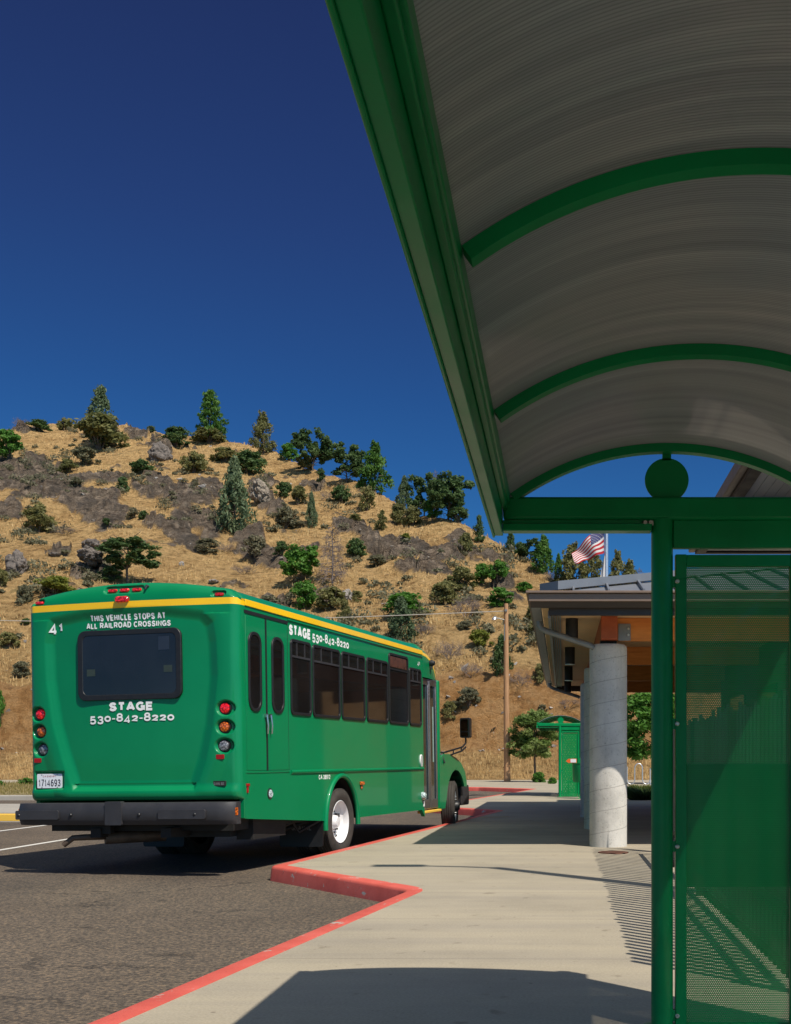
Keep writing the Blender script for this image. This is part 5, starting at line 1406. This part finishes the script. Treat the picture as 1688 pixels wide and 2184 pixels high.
# lights
for lx, lz, lm in LIGHTS:
    y0 = ysurf(lx, lz)
    q = MB(); q.lathe([(.0, -.012), (.060, -.012), (.066, -.016), (.070, -.008), (.070, .02)], (lx, y0, lz), 'y', 32); h_ = pb(q, 'tail_light', M['black_rubber'])
    q = MB(); q.lathe([(0, -.032), (.03, -.030), (.05, -.024), (.056, -.015), (.056, -.008)], (lx, y0, lz), 'y', 28); q.build('lens', M[lm], h_)
def pill(x, y, z, w, h, d, name, m):
    q = MB(); o_ = rrect(x-w/2, x+w/2, z-h/2, z+h/2, h*.45, 4); i_ = rrect(x-w*.42, x+w*.42, z-h*.3, z+h*.3, h*.28, 4); n = len(o_)
    q.v = [(p[0], y, p[1]) for p in o_]+[(p[0], y-d*.6, p[1]) for p in o_]+[(p[0], y-d, p[1]) for p in i_]
    for i in range(n):
        j = (i+1) % n; q.f += [(i, j, n+j, n+i), (n+i, n+j, 2*n+j, 2*n+i)]; q.m += [0, 0]
    q.f.append(tuple(range(2*n, 3*n))); q.m.append(0); return pb(q, name, m)
for x in (-.185, -.04, .105): pill(x, ysurf(x, 3.09)-.001, 3.09, .105, .034, .03, 'roof_marker_light', M['lens_red'])
pill(-.04, ysurf(-.04, 2.985, False)-.001, 2.985, .165, .062, .035, 'brake_light', M['lens_red'])
for x in (-1.115, 1.05): pill(x, ysurf(x, 3.003)-.001, 3.003, .10, .032, .028, 'corner_marker_light', M['lens_red'])
for x, z in ((-1.14, 1.268), (1.055, 1.275)):
    y0 = ysurf(x, z, False); q = MB(); q.prism(rrect(x-.044, x+.044, z-.024, z+.024, .008), y0-.008, y0+.02, 'xz'); pb(q, 'reflector', M['red_reflector'])
q = MB(); q.prism(rrect(.952, 1.115, .965, 1.02, .004), ysurf(1.03, .99, False)-.012, ysurf(1.03, .99, False)+.02, 'xz'); bd = pb(q, 'badge', M['under'])
lettering('GLAVAL BUS', .982, .975, .12, .03, lambda a, b: (a, ysurf(1.03, .99, False)-.0135, b), M['grey_text'], bd, .01)
q = MB(); q.tube([(.245, ysurf(.245, 3.12)+.01, 3.115), (.245, ysurf(.245, 3.12)-.035, 3.12), (.235, ysurf(.245, 3.12)-.045, 3.085)], [.014, .014, .010], 8); pb(q, 'rear_camera', M['black_plastic'])
# licence plate
y0 = ysurf(-.90, 1.04)-.006
q = MB(); q.prism(rrect(-1.145, -.835, .962, 1.118, .012), y0-.006, y0, 'xz'); lpz = pb(q, 'licence_plate', M['plate'])
pf = lambda a, b: (a, y0-.0075, b)
lettering('1714693', -1.127, .980, .272, .078, pf, M['black_text'], lpz, .012)
lettering('CA EXEMPT', -1.072, 1.082, .165, .019, pf, simple('plate_red_ink', (.35, .03, .04), .5), lpz, .012)
for x in (-1.085, -.895):
    for z in (.972, 1.108): q = MB(); q.lathe([(0, -.004), (.006, -.003), (.007, 0)], (x, y0-.006, z), 'y', 10); q.build('plate_screw', M['bolt'], lpz)
# rear lettering
R_ = on_rear(.007)
lettering('THIS VEHICLE STOPS AT', -.45, 2.762, .90, .068, R_, M['white_text'], bus, .034)
lettering('ALL RAILROAD CROSSINGS', -.505, 2.684, 1.01, .063, R_, M['white_text'], bus, .034)
lettering('STAGE', -.245, 1.785, .53, .098, R_, M['white_text'], bus, .062)
lettering('530-842-8220', -.49, 1.672, 1.02, .092, R_, M['white_text'], bus, .062, oldstyle=True)
lettering('41', -.980, 2.670, .19, .125, R_, M['white_text'], bus, .062, oldstyle=True)

# --- bumper
bm_ = MB()
prof_ = [(-.235, .60), (-.245, .62), (-.255, .735), (-.225, .80), (-.03, .80), (-.03, .565), (-.21, .565)]
def bump_y(x): return .05*(abs(x)/1.28)**4
xsb = [-1.285, -1.26, -1.18]+[-1.1+2.2*i/24 for i in range(25)]+[1.18, 1.26, 1.285]; kk = len(prof_); vs = []
for i, x in enumerate(xsb):
    sc = 1 if 2 <= i <= len(xsb)-3 else (.90 if i in (1, len(xsb)-2) else .78)
    for (y, z) in prof_: vs.append((x, (y if y < -.1 else y)*(sc if y < -.1 else 1)+bump_y(x)*(y < -.1), z))
fs = [(i*kk+j, i*kk+(j+1) % kk, (i+1)*kk+(j+1) % kk, (i+1)*kk+j) for i in range(len(xsb)-1) for j in range(kk)]
fs += [tuple(range(kk)), tuple((len(xsb)-1)*kk+j for j in range(kk-1, -1, -1))]
bm_.add(vs, fs); bp = pb(bm_, 'rear_bumper', M['black_plastic'], smooth=30, bevel=.006)
for x0, x1 in ((-1.24, -.72), (.46, 1.0)):
    q = MB(); q.prism(rrect(x0, x1, .628, .725, .015), -.266, -.24, 'xz'); q.build('bumper_pad', M['black_plastic'], bp, bevel=.006)
q = MB(); q.prism(rrect(-.165, .03, .565, .815, .012), -.262, -.2, 'xz'); q.build('bumper_joint', M['black_plastic'], bp, bevel=.006)
for x in (-1.20, -.58, .23, .88): q = MB(); q.lathe([(0, -.012), (.012, -.010), (.018, -.003), (.019, .02)], (x, -.262 if abs(x) > .7 else -.253, .675), 'y', 14); q.build('bumper_sensor', M['black_rubber'], bp)
for s in (-1, 1): q = MB(); q.box(s*1.286-.004, s*1.286+.004, -.15, -.10, .66, .74); q.build('side_marker', M['lens_amber'], bp)

# --- side walls
AC, AR = 2.735, .50       # rear wheel arch centre and radius
def side_poly():
    p = [(.12, .61), (2.2, .475)]
    p += [(AC+AR*cos(radians(a))*1.04, .46+AR*sin(radians(a))*1.18) for a in range(180, -1, -8)]
    p += [(3.32, .463), (5.9, .45), (6.02, .44), (6.02, 2.90), (.12, 2.90)]
    return p
for s in (1, -1):
    q = MB(); q.prism(side_poly(), s*1.225, s*1.255, 'yz'); pb(q, 'side_wall', BG, smooth=30)
    q = MB(); q.tube([(s*1.255, AC+(AR+.0)*cos(radians(a))*1.06, .40+(AR+.0)*sin(radians(a))*1.27) for a in range(184, -5, -6)], .034, 10); pb(q, 'wheel_arch_trim', BG, smooth=60)
    q = MB(); q.box(min(s*1.252, s*1.268), max(s*1.252, s*1.268), .165, 6.0, 2.898, 2.966); pb(q, 'yellow_stripe', M['bus_yellow'], bevel=.003)
    q = MB(); q.tube([(s*1.256, 1.24, 1.098), (s*1.256, 5.99, 1.10)], .022, 10); pb(q, 'side_trim', BG)
    q = MB(); q.box(min(s*1.250, s*1.272), max(s*1.250, s*1.272), 1.20, 6.0, 2.862, 2.880); pb(q, 'rain_gutter', BG, bevel=.003)
    q = MB(); q.box(min(s*1.20, s*1.258), max(s*1.20, s*1.258), .10, .165, .61, 2.95); pb(q, 'corner_seam', BG, bevel=.01)
# roof
q = MB(); ny = 2; sec = [(x, ztop(x)) for x in [-HW+2*HW*i/48 for i in range(49)]]
for y in (.16, 5.99):
    q.v += [(x, y, z) for x, z in sec]
q.f = [(i, i+1, 49+i+1, 49+i) for i in range(48)]; q.m = [0]*48
pb(q, 'roof', BG, smooth=50)
q = MB(); q.tube([(x, 5.99, z+.004) for x, z in sec], .012, 6); pb(q, 'roof_seam', BG)
q = MB(); q.tube([(x, .16, z+.003) for x, z in sec], .008, 6); pb(q, 'roof_seam', BG)
# front cap (loft)
q = MB(); sy = [6.0, 6.2, 6.4, 6.6, 6.75, 6.88, 6.97]; NS = 49; rows = []
def capsec(y):
    t = (y-6.0)/.97; w = HW-.10*t**2.2; drop = .30*t**1.9
    return [(x*w/HW, y-(0 if abs(x) < .9 else .0), (z-drop)) for x, z in sec], w, drop
for y in sy:
    s3, w, dr = capsec(y); zl = 2.55
    rows.append([(-w, y, zl), (-w, y, 2.897-dr)]+s3+[(w, y, 2.897-dr), (w, y, zl)])
for r_ in rows: q.v += r_
kk = len(rows[0])
for a in range(len(rows)-1):
    for i in range(kk-1):
        q.f.append((a*kk+i, a*kk+i+1, (a+1)*kk+i+1, (a+1)*kk+i)); q.m.append(1 if i in (1, kk-3) else 0)
q.f.append(tuple((len(rows)-1)*kk+i for i in range(kk))); q.m.append(0)
q.f.append(tuple(i for i in range(kk-1, -1, -1))); q.m.append(0)
pb(q, 'front_cap', [BG, M['bus_yellow']], smooth=50)
# body ahead of the door and windscreen
for s in (1, -1):
    q = MB(); q.box(min(s*1.12, s*1.235), max(s*1.12, s*1.235), 6.86, 6.97, .42, 2.56); pb(q, 'front_pillar', BG, bevel=.03)
q = MB(); q.box(-1.13, 1.13, 6.90, 6.95, 1.5, 2.56); pb(q, 'windscreen', M['tinted'], smooth=0)
q = MB(); q.box(-1.235, 1.13, 6.90, 6.96, .7, 1.5); pb(q, 'bulkhead', BG)
q = MB(); q.box(-1.255, -1.225, 6.02, 6.86, .44, 2.60); pb(q, 'cab_side', BG)
# entry door
q = MB(); q.box(1.17, 1.20, 6.045, 6.86, .44, 2.56); dr_ = pb(q, 'entry_door', M['door_glass'], smooth=0)
for y0, y1, z0, z1 in ((6.05, 6.10, .45, 2.545), (6.36, 6.42, .45, 2.545), (6.44, 6.50, .45, 2.545), (6.76, 6.82, .45, 2.545), (6.10, 6.36, 2.44, 2.545), (6.50, 6.76, 2.44, 2.545), (6.10, 6.36, .45, .60), (6.50, 6.76, .45, .60)):
    q = MB(); q.box(1.201, 1.222, y0, y1, z0, z1); q.build('door_stile', M['steel'], dr_, bevel=.006)
q = MB(); q.tube([(1.235, 6.56, 2.1), (1.235, 6.56, 1.2)], .012, 8); q.build('door_rail', simple('pale_green_bar', (.25, .35, .30), .4), dr_)
q = MB(); q.box(1.15, 1.235, 6.02, 6.045, .43, 2.56); pb(q, 'door_post', BG)
q = MB(); q.box(1.13, 1.262, 6.04, 6.88, .385, .425); pb(q, 'step_edge', M['yellow_kerb'], bevel=.008)
q = MB(); q.prism([(5.9, .45), (6.04, .46), (6.04, .34)], 1.20, 1.256, 'yz'); pb(q, 'skirt_corner', BG)

# --- side windows
def side_window(s, y0, y1, z0, z1, bar=True, r=.07, fw=.035, name='window', glassm='tinted'):
    fn = lambda p, d: (s*(1.254+d), p[0], p[1])
    o_ = rrect(y0, y1, z0, z1, r); i_ = rrect(y0+fw, y1-fw, z0+fw, z1-fw, max(.02, r-fw*.6))
    wn_ = pb(ring(o_, i_, -.005, .018, fn), 'window_frame', M['black_rubber'], smooth=40, bevel=.004)
    q = MB(); q.prism(i_, s*1.254, s*1.260, 'yz'); q.build('pane', M[glassm], wn_, smooth=0)
    if bar:
        zb = z1-.205; q = MB(); a, b = sorted((s*1.2602, s*1.270)); q.box(a, b, y0+fw, y1-fw, zb-.012, zb+.012)
        for t in (.30, .68): y = y0+(y1-y0)*t; q.box(a, b, y-.008, y+.008, zb, z1-fw)
        q.build('slider_bar', M['black_plastic'], wn_, smooth=0)
    return wn_
for s in (1, -1):
    for y0, y1, z1 in ((1.255, 1.825, 2.66), (1.865, 2.715, 2.655), (2.755, 3.575, 2.655), (3.625, 4.46, 2.655), (5.365, 5.93, 2.655)):
        side_window(s, y0, y1, 1.765, z1)
    w5 = side_window(s, 4.495, 5.325, 1.765, 2.80, False)
    q = MB(); a, b = sorted((s*1.2602, s*1.271)); q.box(a, b, 4.53, 5.29, 2.555, 2.575); q.build('window_divider', M['black_rubber'], w5)
    if s == 1:
        q = MB(); q.box(1.2601, 1.2612, 4.56, 5.26, 2.60, 2.755); q.build('destination_display', simple('dim_amber_display', (.09, .035, .022), .3, 0, .5, 12), w5, smooth=0)
    # wheelchair lift doors
    for y0, y1, py0, py1 in ((.17, .625, .215, .515), (.665, 1.185, .765, 1.07)):
        q = MB(); a, b = sorted((s*1.2555, s*1.2605)); q.box(a, b, y0, y1, 1.125, 2.80); pb(q, 'lift_door', BG, bevel=.003)
        fn = lambda p, d: (s*(1.2600+d), p[0], p[1])
        o_ = rrect(py0, py1, 1.765, 2.635, .13, 7); i_ = rrect(py0+.035, py1-.035, 1.80, 2.60, .10, 7)
        wf = pb(ring(o_, i_, -.004, .016, fn), 'window_frame', M['black_rubber'], smooth=40, bevel=.004)
        q = MB(); q.prism(i_, s*1.2608, s*1.266, 'yz'); q.build('pane', M['tinted'], wf, smooth=0)
    q = MB(); a, b = sorted((s*1.2552, s*1.2625)); q.box(a, b, .628, .662, 1.12, 2.81); pb(q, 'door_seal', M['black_rubber'])
    q = MB(); q.box(a, b, .14, 1.20, 2.815, 2.852); pb(q, 'door_header', M['black_rubber'])
    q = MB(); q.box(a, b, .13, 1.215, 1.095, 1.116); pb(q, 'door_sill', BG, bevel=.003)
    q = MB(); a, b = sorted((s*1.2545, s*1.2585)); q.box(a, b, 1.19, 1.196, 1.12, 2.81); pb(q, 'door_gap', M['under'], smooth=0)
for y in (.60, .70):
    q = MB(); q.box(1.262, 1.288, y-.02, y+.02, 1.71, 1.75); q.tube([(1.285, y, 1.74), (1.300, y-.005, 1.62), (1.285, y+.01, 1.53)], .010, 8)
    pb(q, 'door_handle', M['steel'])
# side lettering
SF = lambda a, b: (1.2605, a, b); SF2 = lambda a, b: (1.2565, a, b)
lettering('STAGE', 1.24, 2.700, .60, .125, SF2, M['white_text'], bus, .065)
lettering('530-842-8220', 1.88, 2.705, 1.16, .112, SF2, M['white_text'], bus, .065, oldstyle=True)
lettering('CA 38912', 2.02, .995, .35, .058, SF2, M['white_text'], bus, .035)
lettering('41', 5.78, 2.72, .13, .08, SF2, M['white_text'], bus, .062, oldstyle=True)
# small side fittings
def fit(name, m, y, z, r, d=.018, n=24, rz=None):
    q = MB(); q.lathe([(0, d), (r*.8, d), (r, d*.5), (r, -.004)], (1.255, y, z), 'x', n); return pb(q, name, m)
fit('side_lamp_bezel', M['black_rubber'], .70, .86, .062, .012); fit('side_lamp', M['lens_pale'], .70, .86, .050, .02)
q = MB(); q.prism([(5.88+.055*cos(a), 1.225+.095*sin(a)) for a in [2*pi*i/28 for i in range(28)]], 1.250, 1.275, 'yz'); sk_ = pb(q, 'speaker_grille', M['white_text'], bevel=.004)
for i in range(9): q = MB(); z = 1.155+i*.0175; q.box(1.2752, 1.2775, 5.835, 5.925, z, z+.006); q.build('grille_slot', M['galv'], sk_, smooth=0)
q = MB(); q.box(1.255, 1.275, .14, .20, .955, .985); q.box(1.255, 1.270, .150, .180, .885, .955); pb(q, 'rear_side_marker', M['red_reflector'], bevel=.003)
q = MB(); q.box(1.255, 1.29, 3.34, 3.45, .895, .945); q.box(1.255, 1.272, 3.375, 3.43, .845, .893); pb(q, 'amber_side_marker', M['lens_amber'], bevel=.008)
q = MB(); q.lathe([(0, .07), (.045, .06), (.062, .02), (.062, -.002)], (1.255, 5.93, .67), 'x', 20); pb(q, 'door_lamp', M['lens_pale'])
q = MB(); q.box(1.256, 1.26, 5.97, 6.03, .50, .585); pb(q, 'warning_sticker', M['white_text'])
q = MB(); q.lathe([(0, .10), (.035, .09), (.05, .05), (.05, 0)], (1.235, 6.42, 2.80), 'x', 14); q.tube([(1.29, 6.42, 2.78), (1.28, 6.40, 2.70)], .016, 8); pb(q, 'door_camera', M['black_rubber'])
# --- underbody
q = MB(); q.box(-1.10, 1.10, .15, 6.8, .48, .62); q.box(-.48, -.36, -.05, 6.9, .42, .52); q.box(.36, .48, -.05, 6.9, .42, .52)
q.box(-.9, .9, 2.60, 2.87, .36, .52); q.box(.15, .95, .35, .9, .40, .56); q.box(-.22, .22, .5, 1.6, .40, .5); q.box(.95, 1.15, .5, 1.3, .36, .60); pb(q, 'chassis', M['under'])
q = MB(); q.tube([(-.76, -.12, .345), (-.66, -.10, .42), (-.55, -.06, .425), (-.45, .1, .42), (-.3, .5, .41)], [.030, .032, .034, .034, .034], 12)
q.tube([(-.42, .12, .405), (.05, .55, .41)], .07, 14); pb(q, 'exhaust_pipe', M['exhaust'], smooth=60)
q = MB(); q.box(-.50, -.26, -.02, .05, .46, .56); pb(q, 'tow_bracket', M['under'])
for i in range(12):
    q = MB(); x = -.1+RND.uniform(0, 1.1); y = RND.uniform(.3, 2.0); q.tube([(x, y, .5), (x+RND.uniform(-.1, .1), y+.1, .36+RND.uniform(-.04, .05)), (x+.25, y+.3, .5)], .022, 6); pb(q, 'hose', M['under'])
for s in (1, -1):
    fl_ = MB(); fl_.prism(rrect(min(s*.66, s*1.24), max(s*.66, s*1.24), .155, .52, .03), 2.155, 2.17, 'xz'); mf = pb(fl_, 'mud_flap', M['black_rubber'])
    lettering('GLAVAL', s*.95-.13, .36, .27, .055, lambda a, b: (a, 2.1535, b), M['grey_text'], mf, .04)
# --- wheels
def wheel(x, y, s, turn=0, dual=False, front=False):
    w = empty('wheel', (x, y, .435), (0, 0, turn), bus)
    def tyre(off):
        t = MB(); W2 = .118; pr = [(.285, -W2*.8), (.33, -W2), (.39, -W2*.98), (.425, -W2*.80)]
        for i, (a, b) in enumerate(((-.8, -.52), (-.46, -.16), (-.10, .10), (.16, .46), (.52, .8))):
            pr += [(.4345, a*W2), (.4345, b*W2)] if False else [(.4345, a*W2+.002), (.4345, b*W2-.002), (.424, b*W2), (.424, b*W2+.003)]
        pr += [(.425, W2*.80), (.39, W2*.98), (.33, W2), (.285, W2*.8)]
        t.lathe([(r_, h+off) for r_, h in pr], (0, 0, 0), 'x', 64, caps=False); o = t.build('tyre', M['tyre'], w, smooth=35)
    tyre(0)
    if dual: tyre(-s*.29)
    rm = MB()
    if front: pr = [(.285, -.09), (.285, .085), (.272, .095), (.262, .08), (.25, .03), (.20, .07), (.12, .085), (.09, .085)]
    else: pr = [(.285, -.09), (.285, .085), (.272, .095), (.262, .085), (.250, .02), (.19, -.02), (.10, -.03), (.085, -.03)]
    rm.lathe([(r_, s*h) for r_, h in pr], (0, 0, 0), 'x', 48); rm.build('rim', M['rim_white'], w, smooth=40)
    hb_ = MB(); hz = .085 if front else -.03
    hb_.lathe([(.09, s*hz), (.085, s*(hz+.06)), (.06, s*(hz+.09)), (0, s*(hz+.095))], (0, 0, 0), 'x', 24)
    hb_.build('hub', M['black_rubber'] if front else M['rim_white'], w, smooth=40)
    for k in range(8):
        a = k*pi/4; n_ = MB(); hh = .075 if front else -.025
        p0 = Vector((s*hh, .135*cos(a), .135*sin(a))); n_.cyl(p0, p0+Vector((s*(.05 if front else .035), 0, 0)), .014, .012, 8); n_.build('wheel_nut', M['under'], w)
        if not front and k % 2 == 0:
            h_ = MB(); p0 = Vector((s*-.008, .21*cos(a+.4), .21*sin(a+.4))); h_.cyl(p0, p0+Vector((s*.004, 0, 0)), .026, .026, 14); h_.build('rim_hole', M['under'], w)
    return w
wheel(1.14, AC, 1, 0, True); wheel(-1.14, AC, -1, 0, True)
wheel(1.10, 7.84, 1, radians(12), False, True); wheel(-1.10, 7.84, -1, radians(12), False, True)
# wheel wells (dark liners)
for s in (1, -1):
    q = MB(); pts = [(AC+.53*cos(radians(a)), .46+.60*sin(radians(a))) for a in range(180, -1, -12)]
    vs = [(s*1.22, y, z) for y, z in pts]+[(s*.55, y, z) for y, z in pts]; n = len(pts)
    q.add(vs, [(i, i+1, n+i+1, n+i) for i in range(n-1)]+[tuple(n+i for i in range(n))]); pb(q, 'wheel_well', M['under'])
# --- hood and front fenders
q = MB(); rows = []
for y, w, zt, zb in ((6.96, .98, 1.48, .75), (7.6, .95, 1.43, .75), (8.3, .90, 1.34, .72), (8.8, .84, 1.22, .70), (9.05, .76, 1.08, .70)):
    rows.append([(-w, y, zb), (-w, y, zt-.16), (-w*.92, y, zt-.05), (-w*.7, y, zt), (0, y, zt+.03), (w*.7, y, zt), (w*.92, y, zt-.05), (w, y, zt-.16), (w, y, zb)])
for r_ in rows: q.v += r_
for a in range(4):
    for i in range(8): q.f.append((a*9+i, a*9+i+1, a*9+10+i, a*9+9+i)); q.m.append(0)
q.f.append(tuple(36+i for i in range(9))); q.m.append(0); hd = pb(q, 'hood', BG, smooth=50)
q = MB(); q.box(-.55, .55, 9.05, 9.09, .75, 1.05); q.build('grille', M['under'], hd)
for s in (1, -1):
    fp_ = []; 
    outer = [(6.975, .42), (6.975, 1.27), (7.15, 1.335), (7.5, 1.335), (7.85, 1.275), (8.15, 1.18), (8.38, 1.03), (8.47, .87), (8.49, .76)]
    innr = [(7.30+.525*cos(radians(a)), .47+.575*sin(radians(a))) for a in range(24, 181, 12)]+[(6.99, .42)] if False else [(7.84+.56*cos(radians(a)), .46+.60*sin(radians(a))) for a in range(30, 168, 8)]+[(7.20, .42)]
    q = MB(); q.prism(outer+innr, s*.93, s*1.225, 'yz'); fd = pb(q, 'fender', BG, smooth=40, bevel=.03)
    vs = [(s*1.19, y, z) for y, z in innr]+[(s*.6, y, z) for y, z in innr]; n = len(innr); q = MB()
    q.add(vs, [(i, i+1, n+i+1, n+i) for i in range(n-1)]+[tuple(n+i for i in range(n))]); q.build('fender_liner', M['under'], fd)
    q = MB(); q.prism(rrect(8.45, 8.95, .42, .78, .05), s*.62, s*1.12, 'yz'); q.build('front_bumper_end', M['black_plastic'], fd, bevel=.03)
    q = MB(); q.tube([(s*1.12, 7.10, 1.36), (s*1.20, 7.12, 1.32), (s*1.24, 7.14, 1.18)], .02, 6); q.build('hood_latch', M['black_rubber'], fd)
q = MB(); q.box(-1.05, 1.05, 9.07, 9.22, .48, .74); pb(q, 'front_bumper', M['black_plastic'], bevel=.03)
# --- mirrors
for s in (1, -1):
    ar2 = MB(); ar2.tube([(s*1.05, 7.05, 1.36), (s*1.16, 7.35, 1.36), (s*1.33, 7.9, 1.46), (s*1.36, 8.0, 1.53), (s*1.36, 8.0, 1.64)], .016, 8)
    ar2.tube([(s*1.05, 7.05, 1.28), (s*1.16, 7.35, 1.28), (s*1.32, 7.88, 1.39), (s*1.36, 8.0, 1.46)], .016, 8)
    for t in ((1.16, 7.35, 1.36, 1.28), (1.25, 7.62, 1.41, 1.335), (1.32, 7.86, 1.45, 1.38)): ar2.tube([(s*t[0], t[1], t[2]), (s*t[0], t[1], t[3])], .012, 6)
    ma = pb(ar2, 'mirror_arm', M['black_rubber'])
    hd_ = MB(); hd_.prism(rrect(s*1.36-.09, s*1.36+.09, 1.62, 1.97, .03), 7.95, 8.07, 'xz'); mh = hd_.build('mirror_housing', M['black_rubber'], ma, bevel=.012)
    gq = MB(); gq.prism(rrect(s*1.36-.068, s*1.36+.068, 1.74, 1.945, .018), 7.943, 7.948, 'xz'); gq.prism(rrect(s*1.36-.068, s*1.36+.068, 1.645, 1.722, .018), 7.943, 7.948, 'xz'); gq.build('mirror_glass', M['mirror'], ma, smooth=0)
